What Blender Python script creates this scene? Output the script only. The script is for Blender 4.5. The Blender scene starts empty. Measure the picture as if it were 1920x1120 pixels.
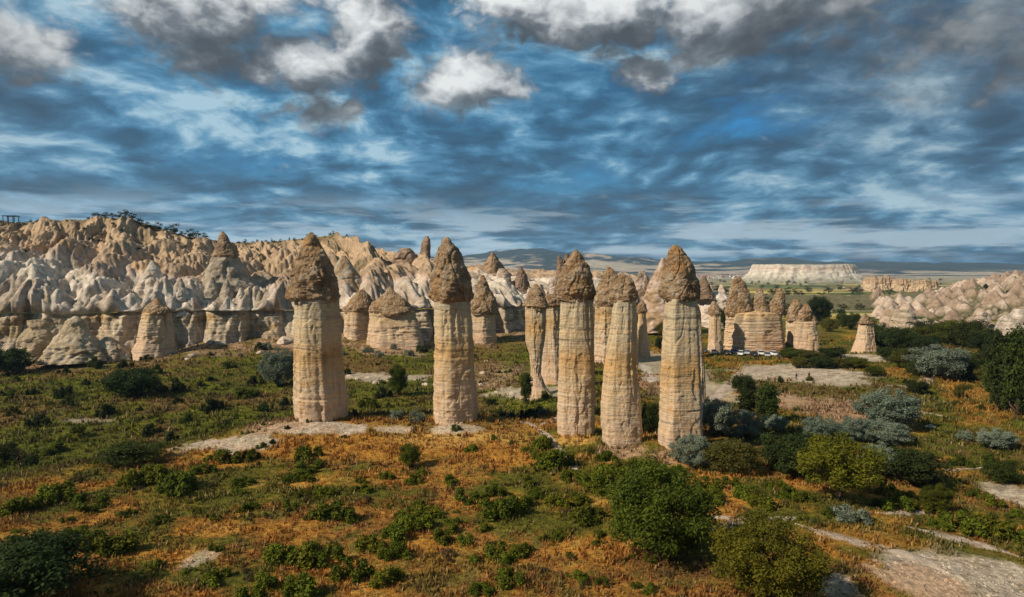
import bpy, math, random
import numpy as np
from mathutils import Vector

random.seed(7)
rng = np.random.default_rng(7)
sc = bpy.context.scene
COL = sc.collection

# ------------------------------------------------------------------ camera
F = 1280.0                     # focal length in photo pixels (1920 wide)
CZ = 25.0                      # camera height over the meadow
HZ = 500.0                     # photo row of the horizon
PITCH = math.atan((560 - HZ) / F)
cam = bpy.data.cameras.new('camera')
cam.lens = 24.0; cam.sensor_width = 36.0; cam.sensor_fit = 'HORIZONTAL'
cam.clip_start = 0.5; cam.clip_end = 40000
cam_o = bpy.data.objects.new('camera', cam)
cam_o.location = (0, 0, CZ)
cam_o.rotation_euler = (math.pi / 2 - PITCH, 0, 0)
COL.objects.link(cam_o)
sc.camera = cam_o
sc.view_settings.view_transform = 'Standard'
sc.view_settings.look = 'None'
sc.view_settings.gamma = 1.0
sc.view_settings.exposure = 0.12
sc.view_settings.use_curve_mapping = False

# ------------------------------------------------------------------ sun
SUN_AZ = math.radians(-118)    # azimuth from +Y, clockwise positive: from the left, a bit behind the camera
SUN_EL = math.radians(38)
to_sun = Vector((math.sin(SUN_AZ) * math.cos(SUN_EL), math.cos(SUN_AZ) * math.cos(SUN_EL), math.sin(SUN_EL)))
sl = bpy.data.lights.new('sun', 'SUN')
sl.energy = 4.9; sl.angle = math.radians(0.6); sl.color = (1.0, 0.89, 0.72)
so = bpy.data.objects.new('sun', sl)
so.rotation_euler = (-to_sun).to_track_quat('-Z', 'Y').to_euler()
so.location = (-60, 0, 120)
COL.objects.link(so)

# ------------------------------------------------------------------ world / sky with cloud layers
SKY_STRENGTH = 0.10
world = bpy.data.worlds.new('World'); sc.world = world; world.use_nodes = True
wt = world.node_tree; wt.nodes.clear()

class NB:
    """small helper that writes node maths"""
    def __init__(s, t, dim='3D'): s.t = t; s.dim = dim
    def n(s, typ, **kw):
        x = s.t.nodes.new(typ)
        for k, v in kw.items(): setattr(x, k, v)
        return x
    def put(s, sock, v):
        if isinstance(v, bpy.types.NodeSocket): s.t.links.new(v, sock)
        elif v is not None: sock.default_value = v
    def m(s, op, a, b=None, c=None, clamp=False):
        x = s.n('ShaderNodeMath', operation=op); x.use_clamp = clamp
        s.put(x.inputs[0], a); s.put(x.inputs[1], b); s.put(x.inputs[2], c)
        return x.outputs[0]
    def vm(s, op, a, b=None):
        x = s.n('ShaderNodeVectorMath', operation=op)
        s.put(x.inputs[0], a); s.put(x.inputs[1], b)
        return x.outputs[0]
    def xyz(s, a, b, c):
        x = s.n('ShaderNodeCombineXYZ')
        for i, v in enumerate((a, b, c)): s.put(x.inputs[i], v)
        return x.outputs[0]
    def sep(s, v):
        x = s.n('ShaderNodeSeparateXYZ'); s.put(x.inputs[0], v); return x.outputs
    def noise(s, v, scale, detail=5, rough=.55, dist=0, lac=2.0):
        x = s.n('ShaderNodeTexNoise'); x.noise_dimensions = s.dim; s.put(x.inputs['Vector'], v)
        x.inputs['Scale'].default_value = scale; x.inputs['Detail'].default_value = detail
        x.inputs['Roughness'].default_value = rough; x.inputs['Distortion'].default_value = dist
        x.inputs['Lacunarity'].default_value = lac
        return x.outputs['Fac']
    def vor(s, v, scale, feature='F1', out='Distance'):
        x = s.n('ShaderNodeTexVoronoi', feature=feature); s.put(x.inputs['Vector'], v)
        x.inputs['Scale'].default_value = scale
        return x.outputs[out]
    def sm(s, v, a, b, lo=0., hi=1.):
        x = s.n('ShaderNodeMapRange', interpolation_type='SMOOTHSTEP')
        s.put(x.inputs[0], v)
        for i, q in enumerate((a, b, lo, hi)): x.inputs[i + 1].default_value = q
        return x.outputs[0]
    def mix(s, f, a, b, bt='MIX'):
        x = s.n('ShaderNodeMix', data_type='RGBA', blend_type=bt)
        s.put(x.inputs[0], f)
        for i, v in ((6, a), (7, b)):
            if isinstance(v, tuple) and len(v) == 3: v = (*v, 1)
            s.put(x.inputs[i], v)
        return x.outputs[2]
    def ramp(s, f, stops, interp='LINEAR'):
        x = s.n('ShaderNodeValToRGB'); s.put(x.inputs[0], f)
        cr = x.color_ramp; cr.interpolation = interp
        while len(cr.elements) < len(stops): cr.elements.new(0.5)
        for e, (p, c) in zip(cr.elements, stops):
            e.position = p; e.color = (*c, 1) if len(c) == 3 else c
        return x.outputs[0]

def px_angles(u, v):
    a = math.atan2(u - 960, F)
    e = math.atan2((HZ - v) / F * math.cos(a), 1)
    return math.degrees(a), math.degrees(e)

# heavy cumulus seen above the valley: centre (photo px), half sizes (px), weight
CUMULUS = [(400, 45, 190, 110, .36), (560, 110, 190, 72, .36), (690, 72, 95, 90, .44), (520, 10, 110, 60, .34),
           (875, 162, 150, 52, .36), (1110, 38, 190, 80, .46), (1350, 42, 170, 85, .46), (960, 5, 90, 50, .36),
           (1570, 30, 170, 80, .26), (1800, 60, 260, 110, .24), (1200, 135, 80, 40, .28), (40, 95, 150, 75, .24),
           (610, 212, 95, 34, .24)]
grp = bpy.data.node_groups.new('cumulus_density', 'ShaderNodeTree')
grp.interface.new_socket('P', in_out='INPUT', socket_type='NodeSocketVector')
grp.interface.new_socket('D', in_out='OUTPUT', socket_type='NodeSocketFloat')
g = NB(grp, '2D')
gi = g.n('NodeGroupInput'); go = g.n('NodeGroupOutput')
P = gi.outputs[0]
acc = -.08
for (u, v, ru, rv, w) in CUMULUS:
    a, e = px_angles(u, v)
    sa = ru / F * 57.3 * math.cos(math.radians(a)) ** 2; se = rv / F * 57.3 * math.cos(math.radians(a))
    vm_ = g.n('ShaderNodeVectorMath', operation='MULTIPLY_ADD')
    g.put(vm_.inputs[0], P); vm_.inputs[1].default_value = (1 / sa, 1 / se, 0); vm_.inputs[2].default_value = (-a / sa, -e / se, 0)
    ln = g.n('ShaderNodeVectorMath', operation='LENGTH'); g.put(ln.inputs[0], vm_.outputs[0])
    acc = g.m('MAXIMUM', acc, g.m('MULTIPLY_ADD', ln.outputs['Value'], -w * .75, w))
st = g.vm('MULTIPLY', P, (1.0, 1.5, 1.0))
wv_ = g.noise(st, .25, 2, .5)
stw = g.vm('ADD', st, g.xyz(g.m('MULTIPLY', wv_, 2.6), g.m('MULTIPLY', wv_, -2.0), 0.0))
n1 = g.noise(stw, .10, 5, .52)
bil = g.m('MULTIPLY', g.m('ABSOLUTE', g.m('SUBTRACT', g.noise(g.vm('ADD', stw, (3, 8, 0)), .30, 3, .5), .5)), 2.2)
n2 = g.noise(g.vm('ADD', st, (31, 7, 3)), 1.1, 4, .6)
dens = g.m('ADD', g.m('ADD', g.m('MULTIPLY', n1, .50), g.m('ADD', g.m('MULTIPLY', bil, .24), g.m('MULTIPLY', n2, .09))), g.m('MULTIPLY_ADD', acc, 1.2, .13))
grp.links.new(dens, go.inputs[0])

w = NB(wt, '2D')
tc = w.n('ShaderNodeTexCoord')
D = tc.outputs['Generated']
dx, dy, dz = w.sep(D)
az = w.m('MULTIPLY', w.m('ARCTAN2', dx, dy), 57.2958)
el = w.m('MULTIPLY', w.m('ARCSINE', dz), 57.2958)
sky = w.n('ShaderNodeTexSky', sky_type='NISHITA')
sky.sun_disc = False; sky.sun_elevation = SUN_EL; sky.sun_rotation = SUN_AZ
sky.altitude = 1100; sky.air_density = 1.0; sky.dust_density = .4; sky.ozone_density = 3.0
blue = w.mix(1.0, sky.outputs[0], (.16, .72, 1.0), 'MULTIPLY')
blue = w.mix(w.sm(el, 12.0, .5), blue, (.95, 2.05, 3.1))
# flat cloud deck, seen in perspective
ae = w.xyz(az, el, 0.0)
zz = w.m('ADD', w.m('MAXIMUM', dz, 0.0), .21)
cx = w.m('DIVIDE', dx, zz); cy = w.m('DIVIDE', dy, zz)
pl = w.xyz(cx, w.m('MULTIPLY', cy, .95), 0.0)
warp = w.noise(pl, 1.3, 3, .5)
warp2 = w.noise(w.vm('ADD', pl, (4.7, 1.3, 9)), 1.3, 3, .5)
plw = w.vm('ADD', pl, w.xyz(w.m('MULTIPLY', warp, .34), w.m('MULTIPLY', warp2, .30), 0.0))
s1 = w.noise(plw, 1.6, 7, .58)
s3 = w.noise(w.vm('ADD', plw, (-.08, .09, 0)), 1.6, 6, .58)
s2 = w.noise(w.vm('ADD', plw, (17.3, 4.1, 2)), .75, 6, .55)
s4 = w.noise(w.vm('ADD', plw, (3.3, 9.1, 5)), 4.4, 5, .6)
cov = w.sm(w.m('ADD', w.m('MULTIPLY', s1, .65), w.m('MULTIPLY', s2, .45)), .33, .50)
tone = w.m('ADD', w.m('MULTIPLY', w.m('SUBTRACT', s1, s3), 1.25), w.m('ADD', w.m('MULTIPLY', s2, .72), w.m('MULTIPLY', s4, .28)))
deck = w.ramp(tone, [(.30, (.24, .60, .98)), (.42, (.34, 1.08, 1.85)), (.50, (.58, 1.80, 3.0)), (.585, (1.25, 3.0, 4.5)), (.72, (4.2, 6.0, 6.9))])
col = w.mix(w.m('MULTIPLY', cov, .90), blue, deck)
# grey, heavier weather up on the right and far left
rg = w.m('MAXIMUM', w.sm(w.m('ADD', az, w.m('MULTIPLY', s1, 26)), 18, 44), w.sm(w.m('ADD', az, w.m('MULTIPLY', s2, 20)), -14, -34))
rg2 = w.sm(w.m('ADD', el, w.m('MULTIPLY', s2, 12)), 8, 22)
rg = w.m('MULTIPLY', rg, rg2)
gr = w.ramp(tone, [(.3, (.55, .66, .76)), (.48, (.86, 1.02, 1.16)), (.60, (1.35, 1.62, 1.85)), (.78, (2.6, 3.1, 3.4))])
col = w.mix(w.m('MULTIPLY', rg, .66), col, gr)
# cumulus with light from the upper left
def dens_at(off):
    x = w.n('ShaderNodeGroup'); x.node_tree = grp
    w.put(x.inputs[0], ae if off is None else w.vm('ADD', ae, off))
    return x.outputs[0]
d0 = dens_at(None); d1 = dens_at((-1.3, 2.6, 0))
ca = w.sm(d0, .52, .72)
lit = w.m('MULTIPLY_ADD', w.m('SUBTRACT', d0, d1), 1.7, .34)
lit = w.m('MULTIPLY_ADD', w.m('SUBTRACT', d0, .75), -.35, lit)
cum = w.ramp(lit, [(.10, (.70, .73, .78)), (.27, (1.10, 1.18, 1.26)), (.42, (1.9, 2.05, 2.2)), (.58, (4.4, 4.6, 4.7)), (.84, (8.2, 8.3, 8.2))])
lowt = w.sm(el, 1.5, 9.0)
cumlow = w.mix(.75, cum, (1.0, 1.9, 2.8))
cum = w.mix(lowt, cumlow, cum)
cum = w.mix(w.m('MULTIPLY', rg, .8), cum, gr)
col = w.mix(w.m('MULTIPLY', ca, .94), col, cum)
# pale strips of thin cloud low over the horizon
hs = w.m('MULTIPLY', w.sm(el, .2, 1.3), w.sm(el, 6.5, 2.2))
hsn = w.sm(w.noise(w.vm('MULTIPLY', ae, (.14, 1.2, 1)), .55, 7, .6), .42, .60)
col = w.mix(w.m('MULTIPLY', w.m('MULTIPLY', hs, hsn), .80), col, (5.6, 7.0, 7.8))
bg = w.n('ShaderNodeBackground'); w.put(bg.inputs[0], col); bg.inputs[1].default_value = SKY_STRENGTH
wo = w.n('ShaderNodeOutputWorld'); wt.links.new(bg.outputs[0], wo.inputs[0])

# ------------------------------------------------------------------ numpy noise
_p = np.random.default_rng(3).permutation(256).astype(np.int32)
PERM = np.concatenate([_p, _p, _p])
_g = np.random.default_rng(4).normal(size=(256, 3)); GRAD = (_g / np.linalg.norm(_g, axis=1)[:, None])
def pnoise(x, y, z=0.0):
    x, y, z = np.broadcast_arrays(np.asarray(x, float), np.asarray(y, float), np.asarray(z, float))
    fx, fy, fz = np.floor(x), np.floor(y), np.floor(z)
    ix, iy, iz = fx.astype(np.int32) & 255, fy.astype(np.int32) & 255, fz.astype(np.int32) & 255
    x, y, z = x - fx, y - fy, z - fz
    q = lambda t: t * t * t * (t * (t * 6 - 15) + 10)
    ux, uy, uz = q(x), q(y), q(z)
    def cr(dx, dy, dz):
        h = PERM[PERM[PERM[(ix + dx) & 255] + ((iy + dy) & 255)] + ((iz + dz) & 255)]
        gg = GRAD[h]
        return gg[..., 0] * (x - dx) + gg[..., 1] * (y - dy) + gg[..., 2] * (z - dz)
    L = lambda a, b, t: a + (b - a) * t
    r = L(L(L(cr(0,0,0), cr(1,0,0), ux), L(cr(0,1,0), cr(1,1,0), ux), uy),
          L(L(cr(0,0,1), cr(1,0,1), ux), L(cr(0,1,1), cr(1,1,1), ux), uy), uz)
    return r * 1.5
def fbm(x, y, z=0.0, o=4, gain=.5):
    x = np.asarray(x, float); y = np.asarray(y, float); z = np.asarray(z, float)
    s = 0; a = 1.; f = 1.
    for i in range(o):
        s = s + a * pnoise(x * f + 13.7 * i, y * f + 5.3 * i, z * f + 9.1 * i); a *= gain; f *= 2.03
    return s
def ridged(x, y, z=0.0, o=4):
    s = 0; a = .5; f = 1.
    for i in range(o):
        s = s + a * (1 - np.abs(pnoise(np.asarray(x) * f + 3.1 * i, np.asarray(y) * f + 7.7 * i, np.asarray(z) * f)) * 1.6); a *= .5; f *= 2.05
    return s
def sstep(a, b, x):
    t = np.clip((np.asarray(x, float) - a) / (b - a), 0, 1); return t * t * (3 - 2 * t)
def lerp(a, b, t): return a + (b - a) * t

# ------------------------------------------------------------------ pixels -> world
def ray(u, v):
    cp, sp = math.cos(PITCH), math.sin(PITCH)
    a = (u - 960) / F; b = (560 - v) / F
    return np.array((a, cp + b * sp, -sp + b * cp))
def at(u, v, Y):
    r = ray(u, v); r = r / r[1]
    return np.array((r[0] * Y, Y, CZ + r[2] * Y))

# ------------------------------------------------------------------ cliff line (plan) and the ground
CL = np.array([(-240, 188), (-142, 199), (-114, 207), (-95, 224), (-59, 232), (-2, 244), (20, 315), (62, 440), (125, 570), (150, 620)], float)
def smooth_path(pts, n):
    pts = np.asarray(pts, float)
    t = np.concatenate([[0], np.cumsum(np.linalg.norm(np.diff(pts, axis=0), axis=1))])
    q = np.linspace(0, t[-1], n)
    P_ = np.stack([np.interp(q, t, pts[:, k]) for k in range(pts.shape[1])], 1)
    k = max(1, n // (len(pts) * 3))
    ker = np.ones(2 * k + 1) / (2 * k + 1)
    for _ in range(2):
        pad = np.pad(P_, ((k, k), (0, 0)), mode='edge')
        P_ = np.stack([np.convolve(pad[:, j], ker, 'valid') for j in range(P_.shape[1])], 1)
    return P_
CLS = smooth_path(CL, 34)
def cliff_dist(x, y):
    """distance to the cliff line, positive on the valley side"""
    x = np.asarray(x, float); y = np.asarray(y, float)
    best = np.full(np.broadcast(x, y).shape, 1e9); sg = np.ones_like(best)
    for a, b in zip(CLS[:-1], CLS[1:]):
        d = b - a; L2 = d @ d
        t = np.clip(((x - a[0]) * d[0] + (y - a[1]) * d[1]) / L2, 0, 1)
        qx = x - (a[0] + t * d[0]); qy = y - (a[1] + t * d[1])
        dd = qx * qx + qy * qy
        m = dd < best
        cr = d[0] * qy - d[1] * qx
        best = np.where(m, dd, best); sg = np.where(m, np.where(cr < 0, 1., -1.), sg)
    return np.sqrt(best) * sg
def hG(x, y):
    x = np.asarray(x, float); y = np.asarray(y, float)
    x, y = np.broadcast_arrays(x, y)
    yc = np.where(x < -33, 107 + 1.0 * (x + 33), 110.) + 6 * pnoise(x * .03, 3.3)
    e = y - yc
    L = lerp(1.0, .45, sstep(-10, 25, x))
    z = -4.2 * sstep(2, 30, e) * L
    z = z - 2.0 * sstep(28, 60, x) * sstep(120, 60, y)           # the right foreground dips to the wash
    cd = cliff_dist(x, y)
    z = z + lerp(2.2, 6.5, sstep(-112, -92, x)) * np.exp(-np.maximum(cd, 0) / 17.) * sstep(420, 250, y)
    far = sstep(260, 900, y) * -14 + sstep(900, 2400, y) * -26
    z = z + far
    near = sstep(1200, 300, y)
    z = z + near * (.9 * fbm(x * .018, y * .018, 1.7, 3) + .22 * fbm(x * .12, y * .12, 4.2, 3))
    z = z + .07 * sstep(220, 90, y) * fbm(x * .7, y * .7, 8.8, 2)
    z = z + (1 - near) * 5 * fbm(x * .003, y * .003, 5.5, 4)
    for (mx_, my_, mr) in ((-9, 106, 6.5), (9.3, 98, 5.5), (15, 92, 5.5), (22.2, 90, 6)):
        z = z + .8 * np.exp(-(((x - mx_) ** 2 + (y - my_) ** 2) / mr ** 2) ** 1.5)
    # pale rock pad round the first pillar
    z = z + 1.0 * np.exp(-(((x + 32) / 11) ** 2 + ((y - 104) / 7) ** 2))
    return z
HFAST = None
def gpt(u, v):
    hf = HFAST or hG
    r = ray(u, v); lo_, hi_ = 15., 9000.
    for n_ in (160, 24, 16):
        t = np.geomspace(lo_, hi_, n_)
        dlt = CZ + r[2] * t - hf(r[0] * t, r[1] * t)
        i = int(np.argmax(dlt < 0)) if (dlt < 0).any() else len(t) - 1
        i = max(i, 1); lo_, hi_ = t[i - 1], t[i]
    tt = (lo_ + hi_) / 2
    x, y = r[0] * tt, r[1] * tt
    return np.array((x, y, float(hf(x, y))))

# ------------------------------------------------------------------ mesh + object helpers
def tag(o, label=None, cat=None, group=None, kind=None):
    for k, v in (('label', label), ('category', cat), ('group', group), ('kind', kind)):
        if v: o[k] = v
    return o
def link(o, parent=None):
    COL.objects.link(o)
    if parent is not None: o.parent = parent
    return o
def empty(name, loc, rz=0, sc_=1):
    o = bpy.data.objects.new(name, None); o.empty_display_size = .5
    o.location = tuple(float(c) for c in loc); o.rotation_euler = (0, 0, rz); o.scale = (sc_,) * 3
    return link(o)
def mesh_np(name, V, Fc, mat, col=None, smooth=True):
    """V (n,3); Fc (m,k) faces with k = 3 or 4; col (n,3)"""
    V = np.ascontiguousarray(V, np.float32); Fc = np.ascontiguousarray(Fc, np.int32)
    me = bpy.data.meshes.new(name)
    n, (m, k) = len(V), Fc.shape
    me.vertices.add(n); me.vertices.foreach_set('co', V.ravel())
    me.loops.add(m * k); me.loops.foreach_set('vertex_index', Fc.ravel())
    me.polygons.add(m); me.polygons.foreach_set('loop_start', np.arange(0, m * k, k, dtype=np.int32))
    try: me.polygons.foreach_set('loop_total', np.full(m, k, np.int32))
    except Exception: pass
    me.polygons.foreach_set('use_smooth', np.full(m, smooth, bool))
    if col is not None:
        c4 = np.ones((n, 4), np.float32); c4[:, :3] = np.clip(col, 0, 1)
        at_ = me.attributes.new('Col', 'FLOAT_COLOR', 'POINT'); at_.data.foreach_set('color', c4.ravel())
    me.materials.append(mat)
    me.update(calc_edges=True); me.validate()
    return me
def grid_faces(r, c, wrap=False):
    i = np.arange(r - 1)[:, None]; j = np.arange(c if wrap else c - 1)[None, :]
    j2 = (j + 1) % c
    return np.stack([i * c + j, i * c + j2, (i + 1) * c + j2, (i + 1) * c + j], -1).reshape(-1, 4)
def obj(name, me, parent=None, loc=None):
    o = bpy.data.objects.new(name, me)
    if loc is not None: o.location = tuple(float(c) for c in loc)
    return link(o, parent)
class MB:
    """collects convex bits into one mesh (mixed triangles)"""
    def __init__(s): s.v = []; s.f = []
    def quadbox(s, x0, x1, y0, y1, z0, z1, tx=0, ty=0):
        b = len(s.v)
        s.v += [(x0, y0, z0), (x1, y0, z0), (x1, y1, z0), (x0, y1, z0),
                (x0 + tx, y0 + ty, z1), (x1 - tx, y0 + ty, z1), (x1 - tx, y1 - ty, z1), (x0 + tx, y1 - ty, z1)]
        s.f += [tuple(b + i for i in q) for q in ((0,3,2,1),(4,5,6,7),(0,1,5,4),(1,2,6,5),(2,3,7,6),(3,0,4,7))]
        return s
    def tube(s, pts, rad, n=6, cap=True):
        pts = [Vector(p) for p in pts]; b = len(s.v)
        for i, p in enumerate(pts):
            d = (pts[min(i + 1, len(pts) - 1)] - pts[max(i - 1, 0)]).normalized()
            a = d.orthogonal().normalized(); c = d.cross(a)
            for k in range(n):
                t = 2 * math.pi * k / n
                s.v.append(tuple(p + (a * math.cos(t) + c * math.sin(t)) * rad[i]))
        for i in range(len(pts) - 1):
            for k in range(n):
                s.f.append((b + i * n + k, b + i * n + (k + 1) % n, b + (i + 1) * n + (k + 1) % n, b + (i + 1) * n + k))
        if cap:
            s.f.append(tuple(b + k for k in reversed(range(n)))); e = b + (len(pts) - 1) * n
            s.f.append(tuple(e + k for k in range(n)))
        return s
    def me(s, name, mat, smooth=False):
        m = bpy.data.meshes.new(name); m.from_pydata(s.v, [], s.f)
        m.polygons.foreach_set('use_smooth', [smooth] * len(m.polygons)); m.materials.append(mat); m.update()
        return m

# ------------------------------------------------------------------ materials
def new_mat(name, rough=.9, spec=.15):
    m = bpy.data.materials.new(name); m.use_nodes = True
    t = m.node_tree; b = t.nodes['Principled BSDF']
    b.inputs['Roughness'].default_value = rough
    b.inputs['Specular IOR Level'].default_value = spec
    return m, NB(t), b
def pos(N): return N.n('ShaderNodeNewGeometry').outputs['Position']
def attr(N, name='Col'):
    x = N.n('ShaderNodeAttribute'); x.attribute_name = name; return x.outputs['Color']
def bump(N, b, h, strength=.5, dist=.2):
    x = N.n('ShaderNodeBump'); x.inputs['Strength'].default_value = strength; x.inputs['Distance'].default_value = dist
    N.put(x.inputs['Height'], h); N.t.links.new(x.outputs[0], b.inputs['Normal'])
def plain(name, c, rough=.7, spec=.3, metal=0):
    m, N, b = new_mat(name, rough, spec); b.inputs['Metallic'].default_value = metal
    n = N.noise(pos(N), 3.0, 4)
    N.put(b.inputs['Base Color'], N.mix(N.sm(n, .35, .65), tuple(x * .86 for x in c), tuple(min(1, x * 1.08) for x in c)))
    return m

def mat_ground():
    m, N, b = new_mat('meadow', .95, .05)
    p = pos(N)
    a = N.noise(p, 1.9, 6, .65); c = N.noise(p, .33, 5, .6); d = N.noise(p, 7.0, 3, .6)
    k = N.m('ADD', N.m('MULTIPLY', N.sm(a, .28, .72), .85), N.m('ADD', N.m('MULTIPLY', N.sm(c, .3, .7), .45), N.m('MULTIPLY', d, .30)))
    cc = N.vm('SCALE', attr(N)); sc_n = cc.node; N.put(sc_n.inputs['Scale'], N.m('ADD', k, .22))
    N.put(b.inputs['Base Color'], cc)
    bump(N, b, N.m('ADD', a, N.m('MULTIPLY', d, .5)), .9, .35)
    return m
def mat_rock_attr(name, sc_=1.0, strata=.0, rough=.95):
    """rock whose broad colour is baked per stratum, with grain, pits and thin beds from nodes"""
    m, N, b = new_mat(name, rough, .08)
    p = pos(N)
    a = N.noise(p, .55 * sc_, 8, .62); c = N.noise(N.vm('MULTIPLY', p, (.35, .35, 3.2)), .8 * sc_, 5, .6); d = N.noise(p, 3.2 * sc_, 5, .6)
    k = N.m('ADD', N.m('MULTIPLY', N.sm(a, .25, .75), .5), N.m('ADD', N.m('MULTIPLY', d, .38), N.m('MULTIPLY', N.sm(c, .3, .7), .10 + strata)))
    cc = N.vm('SCALE', attr(N)); N.put(cc.node.inputs['Scale'], N.m('ADD', k, .50 - strata * .5))
    st = N.sm(N.noise(N.vm('ADD', p, (9, 4, 1)), .16 * sc_, 6, .6), .50, .68)
    cc = N.mix(N.m('MULTIPLY', st, .34), cc, (.17, .125, .085))
    N.put(b.inputs['Base Color'], cc)
    h = N.m('ADD', a, N.m('ADD', N.m('MULTIPLY', d, .35), N.m('MULTIPLY', c, .25 + strata)))
    bump(N, b, h, .8, .7 / sc_)
    return m
def mat_shaft():
    m, N, b = new_mat('tuff_shaft', .92, .1)
    oi = N.n('ShaderNodeObjectInfo')
    p = N.vm('ADD', pos(N), N.xyz(N.m('MULTIPLY', oi.outputs['Random'], 37.), 0., N.m('MULTIPLY', oi.outputs['Random'], 1.8))); x, y, z = N.sep(p)
    wv = N.noise(p, .13, 4, .5)
    zz = N.m('ADD', z, N.m('MULTIPLY', wv, .9))
    beds = N.noise(N.xyz(N.m('MULTIPLY', x, .05), N.m('MULTIPLY', y, .05), zz), 1.15, 6, .62)
    fine = N.noise(N.xyz(N.m('MULTIPLY', x, .10), N.m('MULTIPLY', y, .10), zz), 3.4, 5, .7)
    big = N.ramp(N.m('MULTIPLY', zz, 1 / 24.), [(.06, (.58, .435, .32)), (.28, (.58, .455, .33)), (.42, (.56, .435, .29)), (.56, (.52, .345, .165)), (.66, (.56, .45, .30)), (.86, (.50, .43, .31))])
    bc = N.ramp(beds, [(.32, (.50, .44, .38)), (.41, (.84, .80, .75)), (.47, (1.05, 1.0, .95)), (.52, (.95, .88, .77)), (.57, (1.0, .85, .65)), (.62, (1.15, 1.1, 1.04)), (.70, (.85, .8, .74))])
    c = N.mix(.8, big, N.mix(1.0, big, bc, 'MULTIPLY'))
    dark = N.sm(fine, .57, .68)
    brk = N.sm(N.noise(p, .35, 4, .6), .42, .60)
    c = N.mix(N.m('MULTIPLY', N.m('MULTIPLY', dark, brk), .62), c, (.17, .12, .075))
    g_ = N.noise(p, .75, 7, .66); g2 = N.noise(p, 4.5, 4, .65)
    stain = N.sm(N.noise(N.vm('MULTIPLY', p, (1, 1, .22)), .55, 6, .6), .52, .70)
    c = N.mix(N.m('MULTIPLY', stain, .34), c, (.25, .19, .125))
    rain = N.sm(N.noise(N.vm('MULTIPLY', p, (1.6, 1.6, .07)), 1.0, 5, .6), .55, .72)
    c = N.mix(N.m('MULTIPLY', rain, .45), c, (.22, .17, .115))
    rust = N.sm(N.noise(N.vm('ADD', p, (40, 3, 11)), .28, 5, .6), .56, .68)
    c = N.mix(N.m('MULTIPLY', rust, .48), c, (.48, .26, .095))
    cc = N.vm('SCALE', c); N.put(cc.node.inputs['Scale'], N.m('ADD', .62, N.m('ADD', N.m('MULTIPLY', g_, .44), N.m('MULTIPLY', g2, .34))))
    N.put(b.inputs['Base Color'], cc)
    h = N.m('ADD', N.m('MULTIPLY', fine, -.7), N.m('ADD', N.m('MULTIPLY', g_, 1.0), N.m('MULTIPLY', g2, .3)))
    bump(N, b, h, .75, .45)
    return m
def mat_cap():
    m, N, b = new_mat('cap_rock', .93, .1)
    p = pos(N)
    a = N.noise(p, .50, 8, .66); d = N.noise(p, 2.6, 6, .68); o = N.noise(N.vm('ADD', p, (7, 21, 3)), .34, 6, .6)
    c = N.ramp(a, [(.28, (.155, .10, .06)), (.42, (.28, .18, .10)), (.52, (.38, .26, .155)), (.62, (.45, .345, .235)), (.75, (.54, .46, .36))])
    c = N.mix(N.m('MULTIPLY', N.sm(o, .50, .68), .70), c, (.41, .215, .08))
    vo = N.vor(p, 1.25)
    pit = N.sm(N.vor(N.vm('ADD', p, (5, 5, 5)), 2.2), .12, .34)
    c = N.mix(N.m('MULTIPLY', N.m('SUBTRACT', 1, pit), .45), c, (.09, .06, .04))
    cc = N.vm('SCALE', c); N.put(cc.node.inputs['Scale'], N.m('ADD', .55, N.m('MULTIPLY', d, .9)))
    N.put(b.inputs['Base Color'], cc)
    bump(N, b, N.m('ADD', N.m('MULTIPLY', vo, -.7), N.m('ADD', N.m('MULTIPLY', d, .9), N.m('MULTIPLY', a, 1.0))), .95, .7)
    return m
def mat_leaf(name, trans=.25):
    m, N, b = new_mat(name, .75, .12)
    c = attr(N)
    oi = N.n('ShaderNodeObjectInfo')
    hs = N.n('ShaderNodeHueSaturation'); N.put(hs.inputs['Color'], c)
    N.put(hs.inputs['Hue'], N.m('ADD', .482, N.m('MULTIPLY', oi.outputs['Random'], .036)))
    N.put(hs.inputs['Value'], N.m('ADD', .78, N.m('MULTIPLY', N.m('FRACT', N.m('MULTIPLY', oi.outputs['Random'], 7.3)), .44)))
    N.put(b.inputs['Base Color'], hs.outputs[0])
    tr = N.n('ShaderNodeBsdfTranslucent'); N.put(tr.inputs[0], hs.outputs[0])
    mx = N.n('ShaderNodeMixShader'); mx.inputs[0].default_value = trans
    t = m.node_tree; t.links.new(b.outputs[0], mx.inputs[1]); t.links.new(tr.outputs[0], mx.inputs[2])
    t.links.new(mx.outputs[0], t.nodes['Material Output'].inputs[0])
    return m
M = dict(ground=mat_ground(), shaft=mat_shaft(), cap=mat_cap(), rock=mat_rock_attr('eroded_tuff'), strata=mat_rock_attr('bedded_cliff', 1.0, .35),
         far=mat_rock_attr('far_rock', .05), leaf=mat_leaf('leaves'), grass=mat_leaf('grass_blades', .3), bark=plain('bark', (.09, .062, .04), .95, .05),
         dirt=mat_rock_attr('trodden_dirt', 2.0))

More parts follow.
